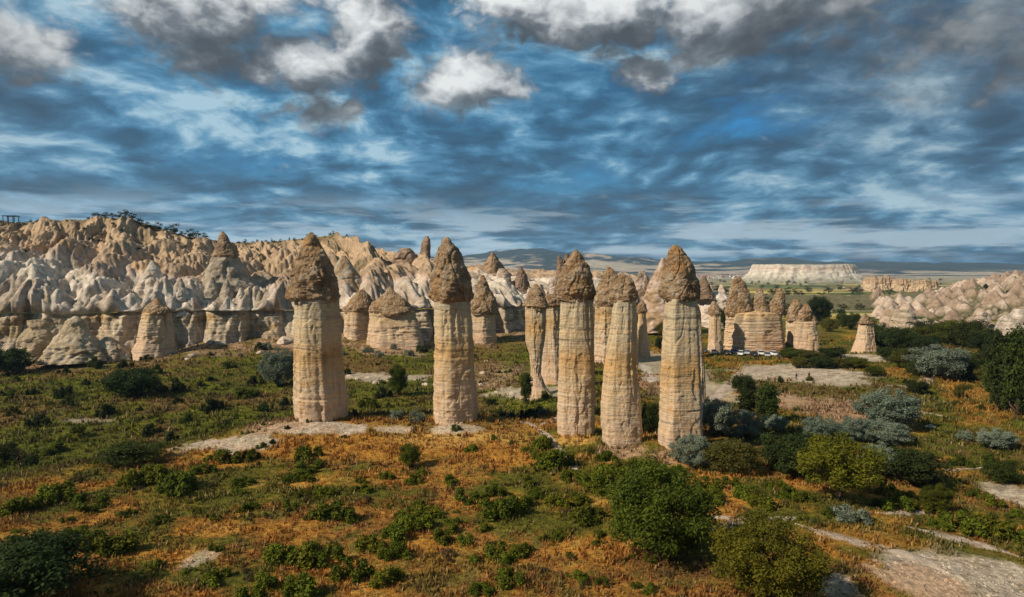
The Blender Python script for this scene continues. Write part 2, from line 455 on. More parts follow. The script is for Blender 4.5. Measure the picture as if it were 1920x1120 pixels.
# ------------------------------------------------------------------ ground colours
C = dict(olive=(.20, .165, .026), orange=(.43, .205, .036), rust=(.29, .135, .032), brown=(.17, .100, .034), straw=(.54, .32, .085), green=(.095, .102, .012), bright=(.150, .155, .014),
         dark=(.030, .038, .010), pale=(.52, .42, .315), dirt=(.42, .27, .165), grey=(.20, .16, .10))
C = {k: np.array(v) for k, v in C.items()}
ZONES = []                      # (x, y, rx, ry, colour, strength, ragged)
def zone(u, v, ru, rv, c, s=1., rag=.6):
    p = gpt(u, v); q = gpt(u, v - rv); d = np.hypot(p[0], p[1])
    ZONES.append((p[0], p[1], ru / F * d, max(2, abs(q[1] - p[1])), C[c], s, rag))
def gcol(x, y):
    n1 = fbm(x * .045, y * .045, 2.2, 4); n2 = fbm(x * .16, y * .16, 6.1, 4); n3 = fbm(x * .6, y * .6, 1.1, 3)
    yc = np.where(x < -33, 107 + 1.0 * (x + 33), 112.) + 6 * pnoise(x * .03, 3.3)
    def mx(a, b, t): return a + (b - a) * np.clip(t, 0, 1)[..., None]
    c = np.broadcast_to(C['rust'], n1.shape + (3,)).copy()
    c = mx(c, C['orange'], sstep(-.15, .6, n2 + .4 * n1 + .05))
    c = mx(c, C['brown'], sstep(.05, .5, n3 * .6 - n2 * .8 + .1 * n1))
    c = mx(c, C['green'], sstep(-.08, .38, n1 * .9 - n2 * .5 + n3 * .3) * .85)
    c = mx(c, C['olive'], sstep(.0, .5, -n1 * .6 + n3 * .6) * .5)
    c = mx(c, C['straw'], sstep(.25, .6, n2 * .6 + n3 * .5) * .5)
    # green hollow behind the crest
    back = sstep(-3, 9, y - yc + 5 * n2)
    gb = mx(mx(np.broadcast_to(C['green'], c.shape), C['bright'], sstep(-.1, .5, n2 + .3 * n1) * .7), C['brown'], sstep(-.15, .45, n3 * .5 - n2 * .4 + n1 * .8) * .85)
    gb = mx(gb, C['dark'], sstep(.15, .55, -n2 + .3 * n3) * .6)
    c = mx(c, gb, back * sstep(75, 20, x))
    # right hand meadow: yellow green, brown
    gr_ = mx(mx(np.broadcast_to(C['green'], c.shape), C['orange'], sstep(-.1, .6, n1 + .6 * n2) * .7), C['brown'], sstep(.05, .5, -n1 + n3 * .4) * .7)
    c = mx(c, gr_, sstep(15, 45, x) * sstep(70, 95, y))
    c = mx(c, C['dark'], sstep(-35, -62, x + 6 * n2) * sstep(100, 60, y) * .45)  # left foreground: cloud shade put into the ground colour as a darker tone
    for (zx, zy, rx, ry, cc, s, rag) in ZONES:
        r = np.sqrt(((x - zx) / rx) ** 2 + ((y - zy) / ry) ** 2)
        m = r < 2.2
        if m.any():
            t = sstep(1.15, .75, r + rag * (.55 * n2 + .35 * n3)) * s
            c = mx(c, cc, t)
    pm = sstep(.24, .30, c[..., 2])                       # bare rock: cracked, stained, with soil and dry weeds in the hollows
    c = mx(c, C['dirt'] * .9, pm * sstep(-.1, .45, n2 * .7 + n3 * .5) * .6)
    c = mx(c, C['grey'], pm * sstep(.22, .42, n3 - .3 * n2) * .6)
    # ground under the cliff: rubble slope
    cd = cliff_dist(x, y)
    t = sstep(26, 4, cd + 8 * n2) * .75 * sstep(500, 260, y)
    c = mx(c, mx(np.broadcast_to(C['dirt'], c.shape), C['brown'], sstep(-.2, .4, n3 + n2)), t)
    # far valley: fields in strips
    f = sstep(270, 420, y + 60 * n1)
    a = .22
    px_ = x * math.cos(a) - y * math.sin(a); py_ = x * math.sin(a) + y * math.cos(a)
    wob = 14 * fbm(x * .006, y * .006, 3.3, 3)
    row = np.floor((py_ + wob) / 42.); coln = np.floor(px_ / 150. + row * .37)
    hsh = np.sin(row * 12.9898 + coln * 78.233) * 43758.5453; hsh = hsh - np.floor(hsh)
    fc = np.array([(.50, .37, .10), (.10, .13, .025), (.30, .20, .06), (.055, .075, .02), (.56, .45, .17), (.16, .17, .05), (.36, .28, .18)])
    fields = fc[(hsh * 6.999).astype(int)]
    ed = np.abs((py_ + wob) / 42. - row - .5)
    fields = mx(fields, np.array((.03, .045, .015)), sstep(.40, .47, ed) * .8)
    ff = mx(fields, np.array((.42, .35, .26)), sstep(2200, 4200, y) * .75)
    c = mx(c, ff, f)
    return c

# ------------------------------------------------------------------ zones read off the place
for a in [(700, 840, 220, 26, 'orange', .8), (870, 825, 150, 20, 'straw', .7), (930, 850, 90, 20, 'orange', .8),  # straw patch: the sunlit spot on the slope put into the grass colour
          (600, 799, 95, 11, 'pale', 1, .45), (440, 832, 85, 15, 'pale', .8, 1.1), (515, 798, 60, 9, 'dirt', .75), (735, 805, 40, 5, 'pale', .7), (855, 803, 55, 7, 'pale', .85, .4),
          (1080, 825, 45, 8, 'straw', .8), (1160, 850, 50, 8, 'dirt', .7), (1275, 855, 60, 14, 'dirt', .7),
          (1500, 700, 110, 16, 'pale', .95, .5), (1620, 672, 40, 10, 'pale', .9, .4), (1560, 715, 60, 8, 'pale', .7), (1550, 765, 90, 26, 'dirt', .75), (1430, 745, 60, 18, 'dirt', .5),
          (1340, 735, 40, 22, 'pale', .6), (1250, 690, 60, 30, 'pale', .6), (1235, 720, 50, 20, 'dirt', .7),
          (1830, 1085, 150, 46, 'pale', 1, .55), (1900, 1120, 150, 40, 'pale', 1, .4), (1740, 1100, 60, 40, 'dirt', .8), (1910, 930, 40, 26, 'pale', .9), (1560, 1100, 40, 24, 'pale', .7, .8), (880, 1150, 20, 10, 'pale', .5),
          (375, 1045, 28, 8, 'pale', .55, .9), (170, 790, 40, 5, 'pale', .5, .8), (1600, 1010, 120, 20, 'orange', .6), (1640, 855, 130, 10, 'orange', .7), (1290, 1060, 120, 30, 'brown', .6),  # brown patch by the big green tree: its cast shade put into the ground colour
          (980, 765, 60, 18, 'bright', .7), (720, 765, 60, 20, 'bright', .7), (100, 830, 120, 40, 'green', .6), (1010, 735, 60, 12, 'pale', .6, .8), (700, 700, 80, 12, 'brown', .8), (715, 708, 85, 8, 'pale', .75, 1.1), (740, 660, 70, 10, 'dirt', .7, 1.), (910, 705, 60, 26, 'dirt', .6, 1.), (960, 735, 60, 8, 'pale', .6, 1.), (560, 640, 60, 14, 'dirt', .7, .9), (640, 680, 80, 14, 'brown', .7), (430, 650, 80, 14, 'brown', .7), (880, 690, 60, 20, 'brown', .6)]:
    zone(*a)

# ------------------------------------------------------------------ ground sheet
ys = [-30.]
while ys[-1] < 7700:
    yv = ys[-1]; ys.append(yv + max(.55, (.008 if yv < 600 else .02) * yv))
ys = np.array(ys); us = np.linspace(-1.25, 1.25, 560)
Yg = np.repeat(ys[:, None], len(us), 1); Xg = us[None, :] * np.maximum(70, Yg)
Zg = hG(Xg, Yg)
def hS(x, y):
    """height of the built ground sheet (bilinear)"""
    x = np.asarray(x, float); y = np.clip(np.asarray(y, float), ys[0], ys[-1] - 1e-3)
    i = np.clip(np.searchsorted(ys, y, 'right') - 1, 0, len(ys) - 2); f = (y - ys[i]) / (ys[i + 1] - ys[i])
    def row(k):
        c = (x / np.maximum(70, ys[k]) - us[0]) / (us[1] - us[0]); c = np.clip(c, 0, len(us) - 1.001)
        j = c.astype(int); g_ = c - j
        return Zg[k, j] * (1 - g_) + Zg[k, j + 1] * g_
    return row(i) * (1 - f) + row(i + 1) * f
HFAST = hS
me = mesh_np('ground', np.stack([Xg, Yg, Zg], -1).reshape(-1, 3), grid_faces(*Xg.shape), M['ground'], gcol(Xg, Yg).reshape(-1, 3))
tag(obj('ground', me), kind='structure')

# ------------------------------------------------------------------ cliff: lower wall and fluted hillside
N_S = 1700
CP = smooth_path(CL, N_S)
tan_ = np.gradient(CP, axis=0)
k_ = np.ones(361) / 361
pad = np.pad(tan_, ((180, 180), (0, 0)), mode='edge'); tan_ = np.stack([np.convolve(pad[:, j], k_, 'valid') for j in range(2)], 1)
tan_ /= np.linalg.norm(tan_, axis=1)[:, None]
nrm = np.stack([-tan_[:, 1], tan_[:, 0]], 1)                 # away from the valley
S = np.concatenate([[0], np.cumsum(np.linalg.norm(np.diff(CP, axis=0), axis=1))])
uS = 960 + F * CP[:, 0] / CP[:, 1]                           # the direction each point is seen in, for the heights along the rim
S_ = np.concatenate([[0], np.cumsum(np.linalg.norm(np.diff(CP, axis=0), axis=1))])
zb = np.interp(uS, [-400, 0, 400, 950, 1060, 1150, 1300], [11.5, 11.2, 10.6, 9.8, 8.6, 7.0, 0.]) + .9 * fbm(S_ * .05, 1.0, 0., 3)
uu = [-500, 0, 60, 180, 250, 400, 560, 640, 760, 850, 900, 960, 1040, 1120, 1250, 1400]
TT = [42, 45, 45, 40, 37.5, 35, 36.5, 38, 39, 37, 34, 31, 26, 22, 18, 10]
T = np.interp(uS, uu, TT)
# columns of the lower wall
cells = [0.]
while cells[-1] < S[-1]: cells.append(cells[-1] + random.choice((2.2, 3.5, 5.5, 8., 12., 15.)) * random.uniform(.8, 1.25))
cells = np.array(cells); ci = np.clip(np.searchsorted(cells, S) - 1, 0, len(cells) - 2)
fr = (S - cells[ci]) / (cells[ci + 1] - cells[ci])
prot = np.array([random.uniform(-3.0, 4.2) for _ in cells])
colm = prot[ci] * np.clip(1.25 - np.abs(2 * fr - 1) ** 3 * 1.25, 0, 1) - 1.2 * (np.abs(2 * fr - 1) ** 6)
NZ = 46
tz = np.linspace(0, 1, NZ)
ZL = (-3.5) + (zb[None, :] + 3.5 - .1) * tz[:, None]
Sg = np.broadcast_to(S, ZL.shape)
n_a = fbm(Sg * .22, ZL * .10, 3.1, 4); n_b = fbm(Sg * .9, ZL * .55, 7.7, 3)
bed = fbm(Sg * .02, ZL * 1.5, 5.0, 3)
flare = np.clip(1 - (ZL + 3.5) / 13, 0, 1) ** 1.5 * (5.0 + 6.5 * fbm(Sg * .07, 2.2, 0, 3))
out = colm[None, :] * (1 - .25 * tz[:, None]) + flare + 1.7 * n_a + .40 * n_b + .35 * bed
out = out - 1.1 * sstep(.90, .97, tz)[:, None]
VL = np.stack([CP[None, :, 0] - nrm[None, :, 0] * out, CP[None, :, 1] - nrm[None, :, 1] * out, ZL], -1)
cw = np.array((.45, .35, .23)); 
colL = cw + (np.array((.58, .47, .34)) - cw) * sstep(-.4, .5, n_a + bed * .7)[..., None]
colL = colL + (np.array((.40, .235, .075)) - colL) * (sstep(.1, .55, fbm(Sg * .06, ZL * .2, 9.3, 3)) * .65)[..., None]
colL = colL + (np.array((.14, .10, .065)) - colL) * (sstep(.2, .6, n_b - .5 * n_a) * .5)[..., None]
colL = colL + (np.array((.46, .37, .29)) - colL) * (sstep(5.0, 1.5, ZL + 2 * n_a) * .7)[..., None]
me = mesh_np('cliff_wall', VL.reshape(-1, 3), grid_faces(*ZL.shape)[:, ::-1], M['strata'], colL.reshape(-1, 3))
tag(obj('cliff', me), kind='structure')

offs = np.concatenate([np.linspace(0, 30, 90), np.linspace(30.4, 75, 95), np.linspace(75.8, 135, 66), np.linspace(137, 175, 10)])
NO = len(offs)
W_ = 92 * np.interp(uS, [-400, 900, 1150, 1400], [1, 1, .62, .4])    # rim distance from the edge
q = offs[:, None] / W_[None, :]
Sg = np.broadcast_to(S, q.shape); Og = np.broadcast_to(offs[:, None], q.shape)
pr = np.where(q < 1, np.clip(q, 0, 1) ** 1.25, 1 - .0 * q)
Zh = zb[None, :] + .6 + (T - zb)[None, :] * pr
dropb = np.interp(uS, [800, 1000], [.0, .12])                        # low part falls away behind
Zh = Zh - np.clip(Og - W_[None, :] * 1.05, 0, None) * (dropb[None, :] + .01)
wx = Sg + 5 * fbm(Sg * .03, Og * .03, 1.1, 2) + Og * .25
gul = ridged(wx * .062, Og * .016, 2.0, 4)                           # ridges that run down the slope
gul2 = ridged(wx * .16, Og * .05, 6.0, 3)
gul3 = .55 * ridged(Sg * .62 + Og * .12 + 3 * fbm(Sg * .04, Og * .04, 3., 2), Og * .06, 4.0, 2) + .45 * ridged(Sg * .24 + Og * .06 + 2 * fbm(Sg * .05, Og * .05, 9., 2), Og * .05, 1.0, 2)
up = sstep(.16, .55, q) * sstep(1.12, .90, q)
Zh = Zh + up * ((gul - .62) * 12 + (gul2 - .6) * 6.0)
Zh = Zh + .5 * fbm(Sg * .25, Og * .25, 4.4, 4) * sstep(0, .05, q)
cone_id = np.zeros_like(Zh)
crng = np.random.default_rng(21)
def cone_field(count, omin, omax, hmin, hmax, rmin, rmax, back, seed, sharp=1.0):
    r_ = np.random.default_rng(seed)
    for _ in range(count):
        s0 = r_.uniform(0, S[-1]); o0 = omin + (omax - omin) * r_.random() ** 1.2
        i0 = np.searchsorted(S, s0); i0 = min(i0, N_S - 1)
        scl = T[i0] / 38.
        H = r_.uniform(hmin, hmax) * (.45 + .55 * scl); R = r_.uniform(rmin, rmax)
        o0 = o0 * W_[i0] / 92
        ja = np.searchsorted(S, s0 - 2.2 * R); jb = np.searchsorted(S, s0 + 2.2 * R)
        qa = np.searchsorted(offs, o0 - 2.2 * R); qb = np.searchsorted(offs, o0 + R * 5)
        if jb - ja < 3 or qb - qa < 3: continue
        sl_ = (slice(qa, qb), slice(ja, jb))
        ds = Sg[sl_] - s0 - .18 * (Og[sl_] - o0); do = Og[sl_] - o0
        do = np.where(do > 0, do * back, do * .9)
        an = np.arctan2(do, ds)
        wob = 1 + .16 * np.sin(an * 3 + r_.uniform(0, 6)) + .10 * np.sin(an * 7 + r_.uniform(0, 6))
        dd = np.sqrt(ds ** 2 + do ** 2) / (R * wob)
        qi = min(np.searchsorted(offs, o0), NO - 1); rnd = r_.uniform(.6, 1)
        dd = dd * (1 + .18 * fbm(Sg[sl_] * .3, Og[sl_] * .3, 3.0, 2))
        basez = Zh0[qi, i0]
        zc = basez - 1.5 + H * (1.12 - (.25 + .75 * rnd) * np.sqrt(dd ** 2 + .03) - (1 - rnd) * .6 * dd ** 2)
        m = zc > Zh[sl_]
        Zh[sl_] = np.where(m, zc, Zh[sl_])
        cone_id[sl_] = np.where(m, r_.random() * .98 + .02, cone_id[sl_])
Zh0 = Zh.copy()
cone_field(220, 6, 52, 7.0, 12, 6.0, 11.0, .13, 11)
cone_field(220, 3, 48, 5.0, 9, 4.0, 7.5, .20, 15)
cone_field(180, 1, 26, 3.5, 7, 3.0, 5.5, .5, 12)
cone_field(80, 48, 80, 3.0, 6, 5.0, 9, .25, 13)
cone_field(190, 0, 8, 2.0, 5, 2.2, 4.2, .7, 14)
Zh = Zh + (.34 * fbm(Sg * .5, Og * .5, 2.4, 3) + 3.0 * (gul3 - .5) * sstep(1.1, .9, q)) * sstep(0, .06, q)
lip = .05 + colm * .95 + .7 * fbm(S * .2, 4.4, 0, 3)                   # the caprock lip stands proud of the wall
X0 = CP[None, :, 0] + nrm[None, :, 0] * (Og - lip[None, :] * sstep(14, 0, Og))
Y0 = CP[None, :, 1] + nrm[None, :, 1] * (Og - lip[None, :] * sstep(14, 0, Og))
n1 = fbm(Sg * .05, Og * .05, 1.4, 4); n2 = fbm(Sg * .3, Og * .3, 8.1, 3)
white = np.array((.64, .545, .45)); tanc = np.array((.46, .325, .205)); ochre = np.array((.40, .225, .075)); pink = np.array((.57, .43, .33)); brown = np.array((.20, .135, .080)); scrub = np.array((.075, .068, .026))
mixc = lambda a, b, t: a + (b - a) * np.clip(t, 0, 1)[..., None]
ch = np.broadcast_to(white, Zh.shape + (3,)).copy()
rel = (Zh - zb[None, :]) / np.maximum(T - zb, 4)[None, :]
ch = mixc(ch, np.array((.52, .46, .36)), sstep(-.1, .5, n2))
tl = np.interp(uS, [0, 350, 560, 900, 1000], [.60, .42, .34, .46, .75])[None, :]
ch = mixc(ch, pink, sstep(-.16, .0, rel - tl + .1 * n1))
ch = mixc(ch, tanc, sstep(-.04, .14, rel - tl + .12 * n1))
ch = mixc(ch, ochre, np.exp(-((rel - tl - .03 + .08 * n1) / .05) ** 2) * .75 * sstep(-.4, .3, n2))
dk = (cone_id > .62) & (Og < 40)
ch = mixc(ch, np.array((.30, .215, .15)), dk * (.35 + .5 * sstep(.0, .5, n1 + n2)) )
ch = mixc(ch, brown, sstep(.25, .6, -n2 + .4 * n1) * .45)
ch = mixc(ch, np.array((.25, .185, .12)), sstep(.45, .25, gul3) * .45)  # shading of the fine gullies painted in, darker along the creases
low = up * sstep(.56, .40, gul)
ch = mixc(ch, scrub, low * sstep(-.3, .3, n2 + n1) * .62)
ch = mixc(ch, np.array((.20, .14, .06)), sstep(.97, 1.05, q) * .8)
ch = mixc(ch, scrub, sstep(.96, 1.06, q) * sstep(-.2, .3, n2) * .75)
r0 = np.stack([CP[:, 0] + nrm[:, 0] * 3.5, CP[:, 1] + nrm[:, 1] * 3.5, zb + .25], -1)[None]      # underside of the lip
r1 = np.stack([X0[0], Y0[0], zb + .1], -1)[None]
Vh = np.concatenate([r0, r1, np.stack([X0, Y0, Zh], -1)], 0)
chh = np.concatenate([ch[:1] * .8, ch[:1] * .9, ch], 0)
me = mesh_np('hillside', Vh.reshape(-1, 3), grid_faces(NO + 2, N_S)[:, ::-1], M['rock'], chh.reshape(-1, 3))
tag(obj('badland_hillside', me), kind='structure')

# ------------------------------------------------------------------ badlands on the right
gx = np.linspace(120, 620, 430); gy = np.linspace(250, 760, 400)
Xr, Yr = np.meshgrid(gx, gy)
wr = Xr / Yr
envr = 22 * sstep(260, 560, Yr) * sstep(.545, .78, wr + .03 * fbm(Xr * .01, Yr * .01, 2.0, 3)) - 7
basr = hG(Xr, Yr)
Zr = envr + 2.0 * fbm(Xr * .03, Yr * .03, 7.0, 3)
Zr0 = Zr.copy(); idr = np.zeros_like(Zr)
rr = np.random.default_rng(5)
for _ in range(900):
    y0 = rr.uniform(262, 660); x0 = y0 * rr.uniform(.535, .88)
    if x0 < 140 or x0 > 600: continue
    ix = np.searchsorted(gx, x0); iy = np.searchsorted(gy, y0)
    if ix >= len(gx) or iy >= len(gy): continue
    R = 2.4 + 5.5 * rr.random() ** 2; H = R * rr.uniform(.9, 1.6) + 1.0; wob_ = rr.uniform(0, 50)
    sl_ = (slice(max(0, iy - 22), iy + 23), slice(max(0, ix - 24), ix + 25))
    an = np.arctan2(Yr[sl_] - y0, Xr[sl_] - x0)
    dd = np.hypot(Xr[sl_] - x0, Yr[sl_] - y0) / (R * (1 + .15 * np.sin(3 * an + rr.uniform(0, 6)) + .10 * np.sin(7 * an + rr.uniform(0, 6)) + .22 * fbm(Xr[sl_] * .22 + wob_, Yr[sl_] * .22, 1., 3)))
    sh = rr.uniform(0, .6)
    zc = Zr0[iy, ix] - 2 + H * lerp(1.1 - np.sqrt(dd ** 2 + .03), 1.0 - dd ** 2.2 * 1.0, sh)
    m = zc > Zr[sl_]
    Zr[sl_] = np.where(m, zc, Zr[sl_]); idr[sl_] = np.where(m, .05 + .95 * rr.random(), idr[sl_])
Zr = Zr + .9 * fbm(Xr * .22, Yr * .22, 3.0, 4) + 1.6 * (ridged(Xr * .12, Yr * .09, 2., 3) - .6)
n1 = fbm(Xr * .04, Yr * .04, 2.0, 3); n2 = fbm(Xr * .2, Yr * .2, 5.0, 3)
cr = np.broadcast_to(np.array((.50, .38, .29)), Zr.shape + (3,)).copy()
cr = mixc(cr, np.array((.28, .195, .135)), (idr > .45) * .8)
cr = mixc(cr, np.array((.58, .47, .38)), sstep(.1, .5, n1) * .7)
cr = mixc(cr, np.array((.16, .115, .07)), sstep(.2, .5, -n2) * .45)
flat = sstep(3.2, .8, Zr - Zr0 + 1.2 * n2)
cr = mixc(cr, np.array((.08, .080, .026)), flat * .85)
cr = mixc(cr, np.array((.34, .23, .08)), sstep(13, 20, envr + 4 * n1) * .65)
me = mesh_np('badland_hill', np.stack([Xr, Yr, Zr], -1).reshape(-1, 3), grid_faces(*Xr.shape), M['rock'], cr.reshape(-1, 3))
tag(obj('badland_hill', me), kind='structure')

# ------------------------------------------------------------------ far range
fx = np.linspace(-9000, 9200, 520); fy = np.linspace(4300, 7500, 110)
Xf, Yf = np.meshgrid(fx, fy)
uf = 960 + F * Xf / Yf
sil = np.interp(uf, [-900, 400, 700, 870, 930, 1010, 1060, 1130, 1220, 1300, 1360, 1400, 1450, 1520, 1620, 1760, 1920, 2300],
                    [480, 478, 480, 476, 468, 463, 470, 474, 484, 489, 488, 482, 480, 483, 489, 490, 492, 490])
Zs = CZ + (HZ - sil) / F * 6900
t = sstep(4300, 6900, Yf)
nz = ridged(Xf * .0011, Yf * .0013, 3.0, 5)
Zf = -42 + (Zs + 40) * t ** 1.5 * (.80 + .42 * (nz - .5)) + 12 * fbm(Xf * .004, Yf * .004, 1.0, 4) * t
Zf = Zf - 500 * sstep(7000, 7500, Yf)
n1 = fbm(Xf * .0016, Yf * .003, 6.0, 4); n2 = fbm(Xf * .006, Yf * .009, 2.0, 3)
cf = np.broadcast_to(np.array((.50, .41, .29)), Zf.shape + (3,)).copy()
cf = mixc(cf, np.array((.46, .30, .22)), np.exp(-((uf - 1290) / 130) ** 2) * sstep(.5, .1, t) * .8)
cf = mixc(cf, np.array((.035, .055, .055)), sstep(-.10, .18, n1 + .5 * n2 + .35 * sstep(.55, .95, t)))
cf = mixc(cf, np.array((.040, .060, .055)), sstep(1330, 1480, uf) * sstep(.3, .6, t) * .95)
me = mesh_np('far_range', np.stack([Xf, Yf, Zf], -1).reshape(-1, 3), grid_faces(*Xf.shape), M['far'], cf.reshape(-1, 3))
tag(obj('mountain_range', me), kind='structure')

# ------------------------------------------------------------------ mesa
def mesa(name, uL, uR, vtop, Y, depth, zbase, spread, colours, mat, seed, nt=420, nr=44, rag=.05, topn=0.):
    """flat topped hill: outline round the middle, profile from foot to rim to the flat top"""
    c = at((uL + uR) / 2, vtop, Y); zt = c[2]; a = (uR - uL) / 2 / F * Y; b = depth / 2
    th = np.linspace(0, 2 * math.pi, nt, endpoint=False)
    prof = [(1 + spread * (1 - k) ** 1.5, k * .68) for k in np.linspace(0, 1, 26)] + [(1 - .05 * k, .68 + .30 * k) for k in np.linspace(.1, 1, 10)] + [(.93, 1), (.8, 1.0), (.5, 1.005), (.2, 1.0), (.0, 1.0)]
    R = np.array([p[0] for p in prof])[:, None]; K = np.array([p[1] for p in prof])[:, None]
    ct, st = np.cos(th)[None], np.sin(th)[None]
    ex = np.sign(ct) * np.abs(ct) ** .75; ey = np.sign(st) * np.abs(st) ** .75
    nse = 1 + rag * fbm(ct * 3 + seed, st * 3, 0, 4) + rag * .8 * fbm(ct * 11 + seed, st * 11, K * 4.0, 4) * (R > .3) * (1.25 - K)
    X = c[0] + ex * a * R * nse; Yy = Y + b + ey * b * R * (1 + (spread * a / b - spread) * (R > 1.001) * .3) * nse
    Z = zbase + (zt - zbase) * (K + 0 * ct) + (zt - zbase) * .02 * fbm(X * .03, Yy * .03, 2.0, 3) * (K > .05) + (zt - zbase) * topn * fbm(X * 2.4 / a + seed, Yy * 2.4 / a, 4.0, 4) * K
    n = fbm(ct * 6 + seed, st * 6, K * 3, 4)
    cc = np.stack([np.interp(K + .04 * n, [q_[0] for q_ in colours], [q_[1][i] for q_ in colours]) for i in range(3)], -1)
    if spread > .3: cc = mixc(cc, np.array((.10, .115, .055)), sstep(-.2, .5, n) * sstep(.42, .1, K) * .9)
    me = mesh_np(name, np.stack([X, Yy, Z], -1).reshape(-1, 3), grid_faces(len(prof), nt, True), mat, cc.reshape(-1, 3))
    return obj(name, me)
M['mesa'] = mat_rock_attr('mesa_rock', .12, .25)
tag(mesa('mesa', 1440, 1636, 496.5, 2700, 330, -48, .30, [(0, (.22, .22, .13)), (.25, (.38, .34, .25)), (.45, (.62, .55, .44)), (.72, (.64, .54, .44)), (.82, (.56, .40, .30)), (.93, (.62, .55, .46)), (1, (.50, .42, .30))], M['mesa'], 2.0, topn=.05), kind='structure')
M['ochre'] = mat_rock_attr('ochre_rock', .3, .3)
for k, (a, b, v, Y, dp) in enumerate([(1642, 1686, 521, 1250, 60), (1690, 1716, 525, 1220, 50), (1718, 1768, 527, 1200, 50)]):
    o = mesa('rock_bluff', a, b, v, Y, dp, -26, .35, [(0, (.36, .27, .18)), (.5, (.54, .41, .27)), (.8, (.46, .32, .20)), (1, (.34, .25, .16))], M['ochre'], 3.0 + k, 160, rag=.22, topn=.16)
    tag(o, ['tall ochre rock bluff standing behind the village houses', 'narrow ochre rock bluff between two wider bluffs above the village', 'long low ochre rock bluff above the red roof'][k], 'rock bluff', 'rock bluffs above the village')

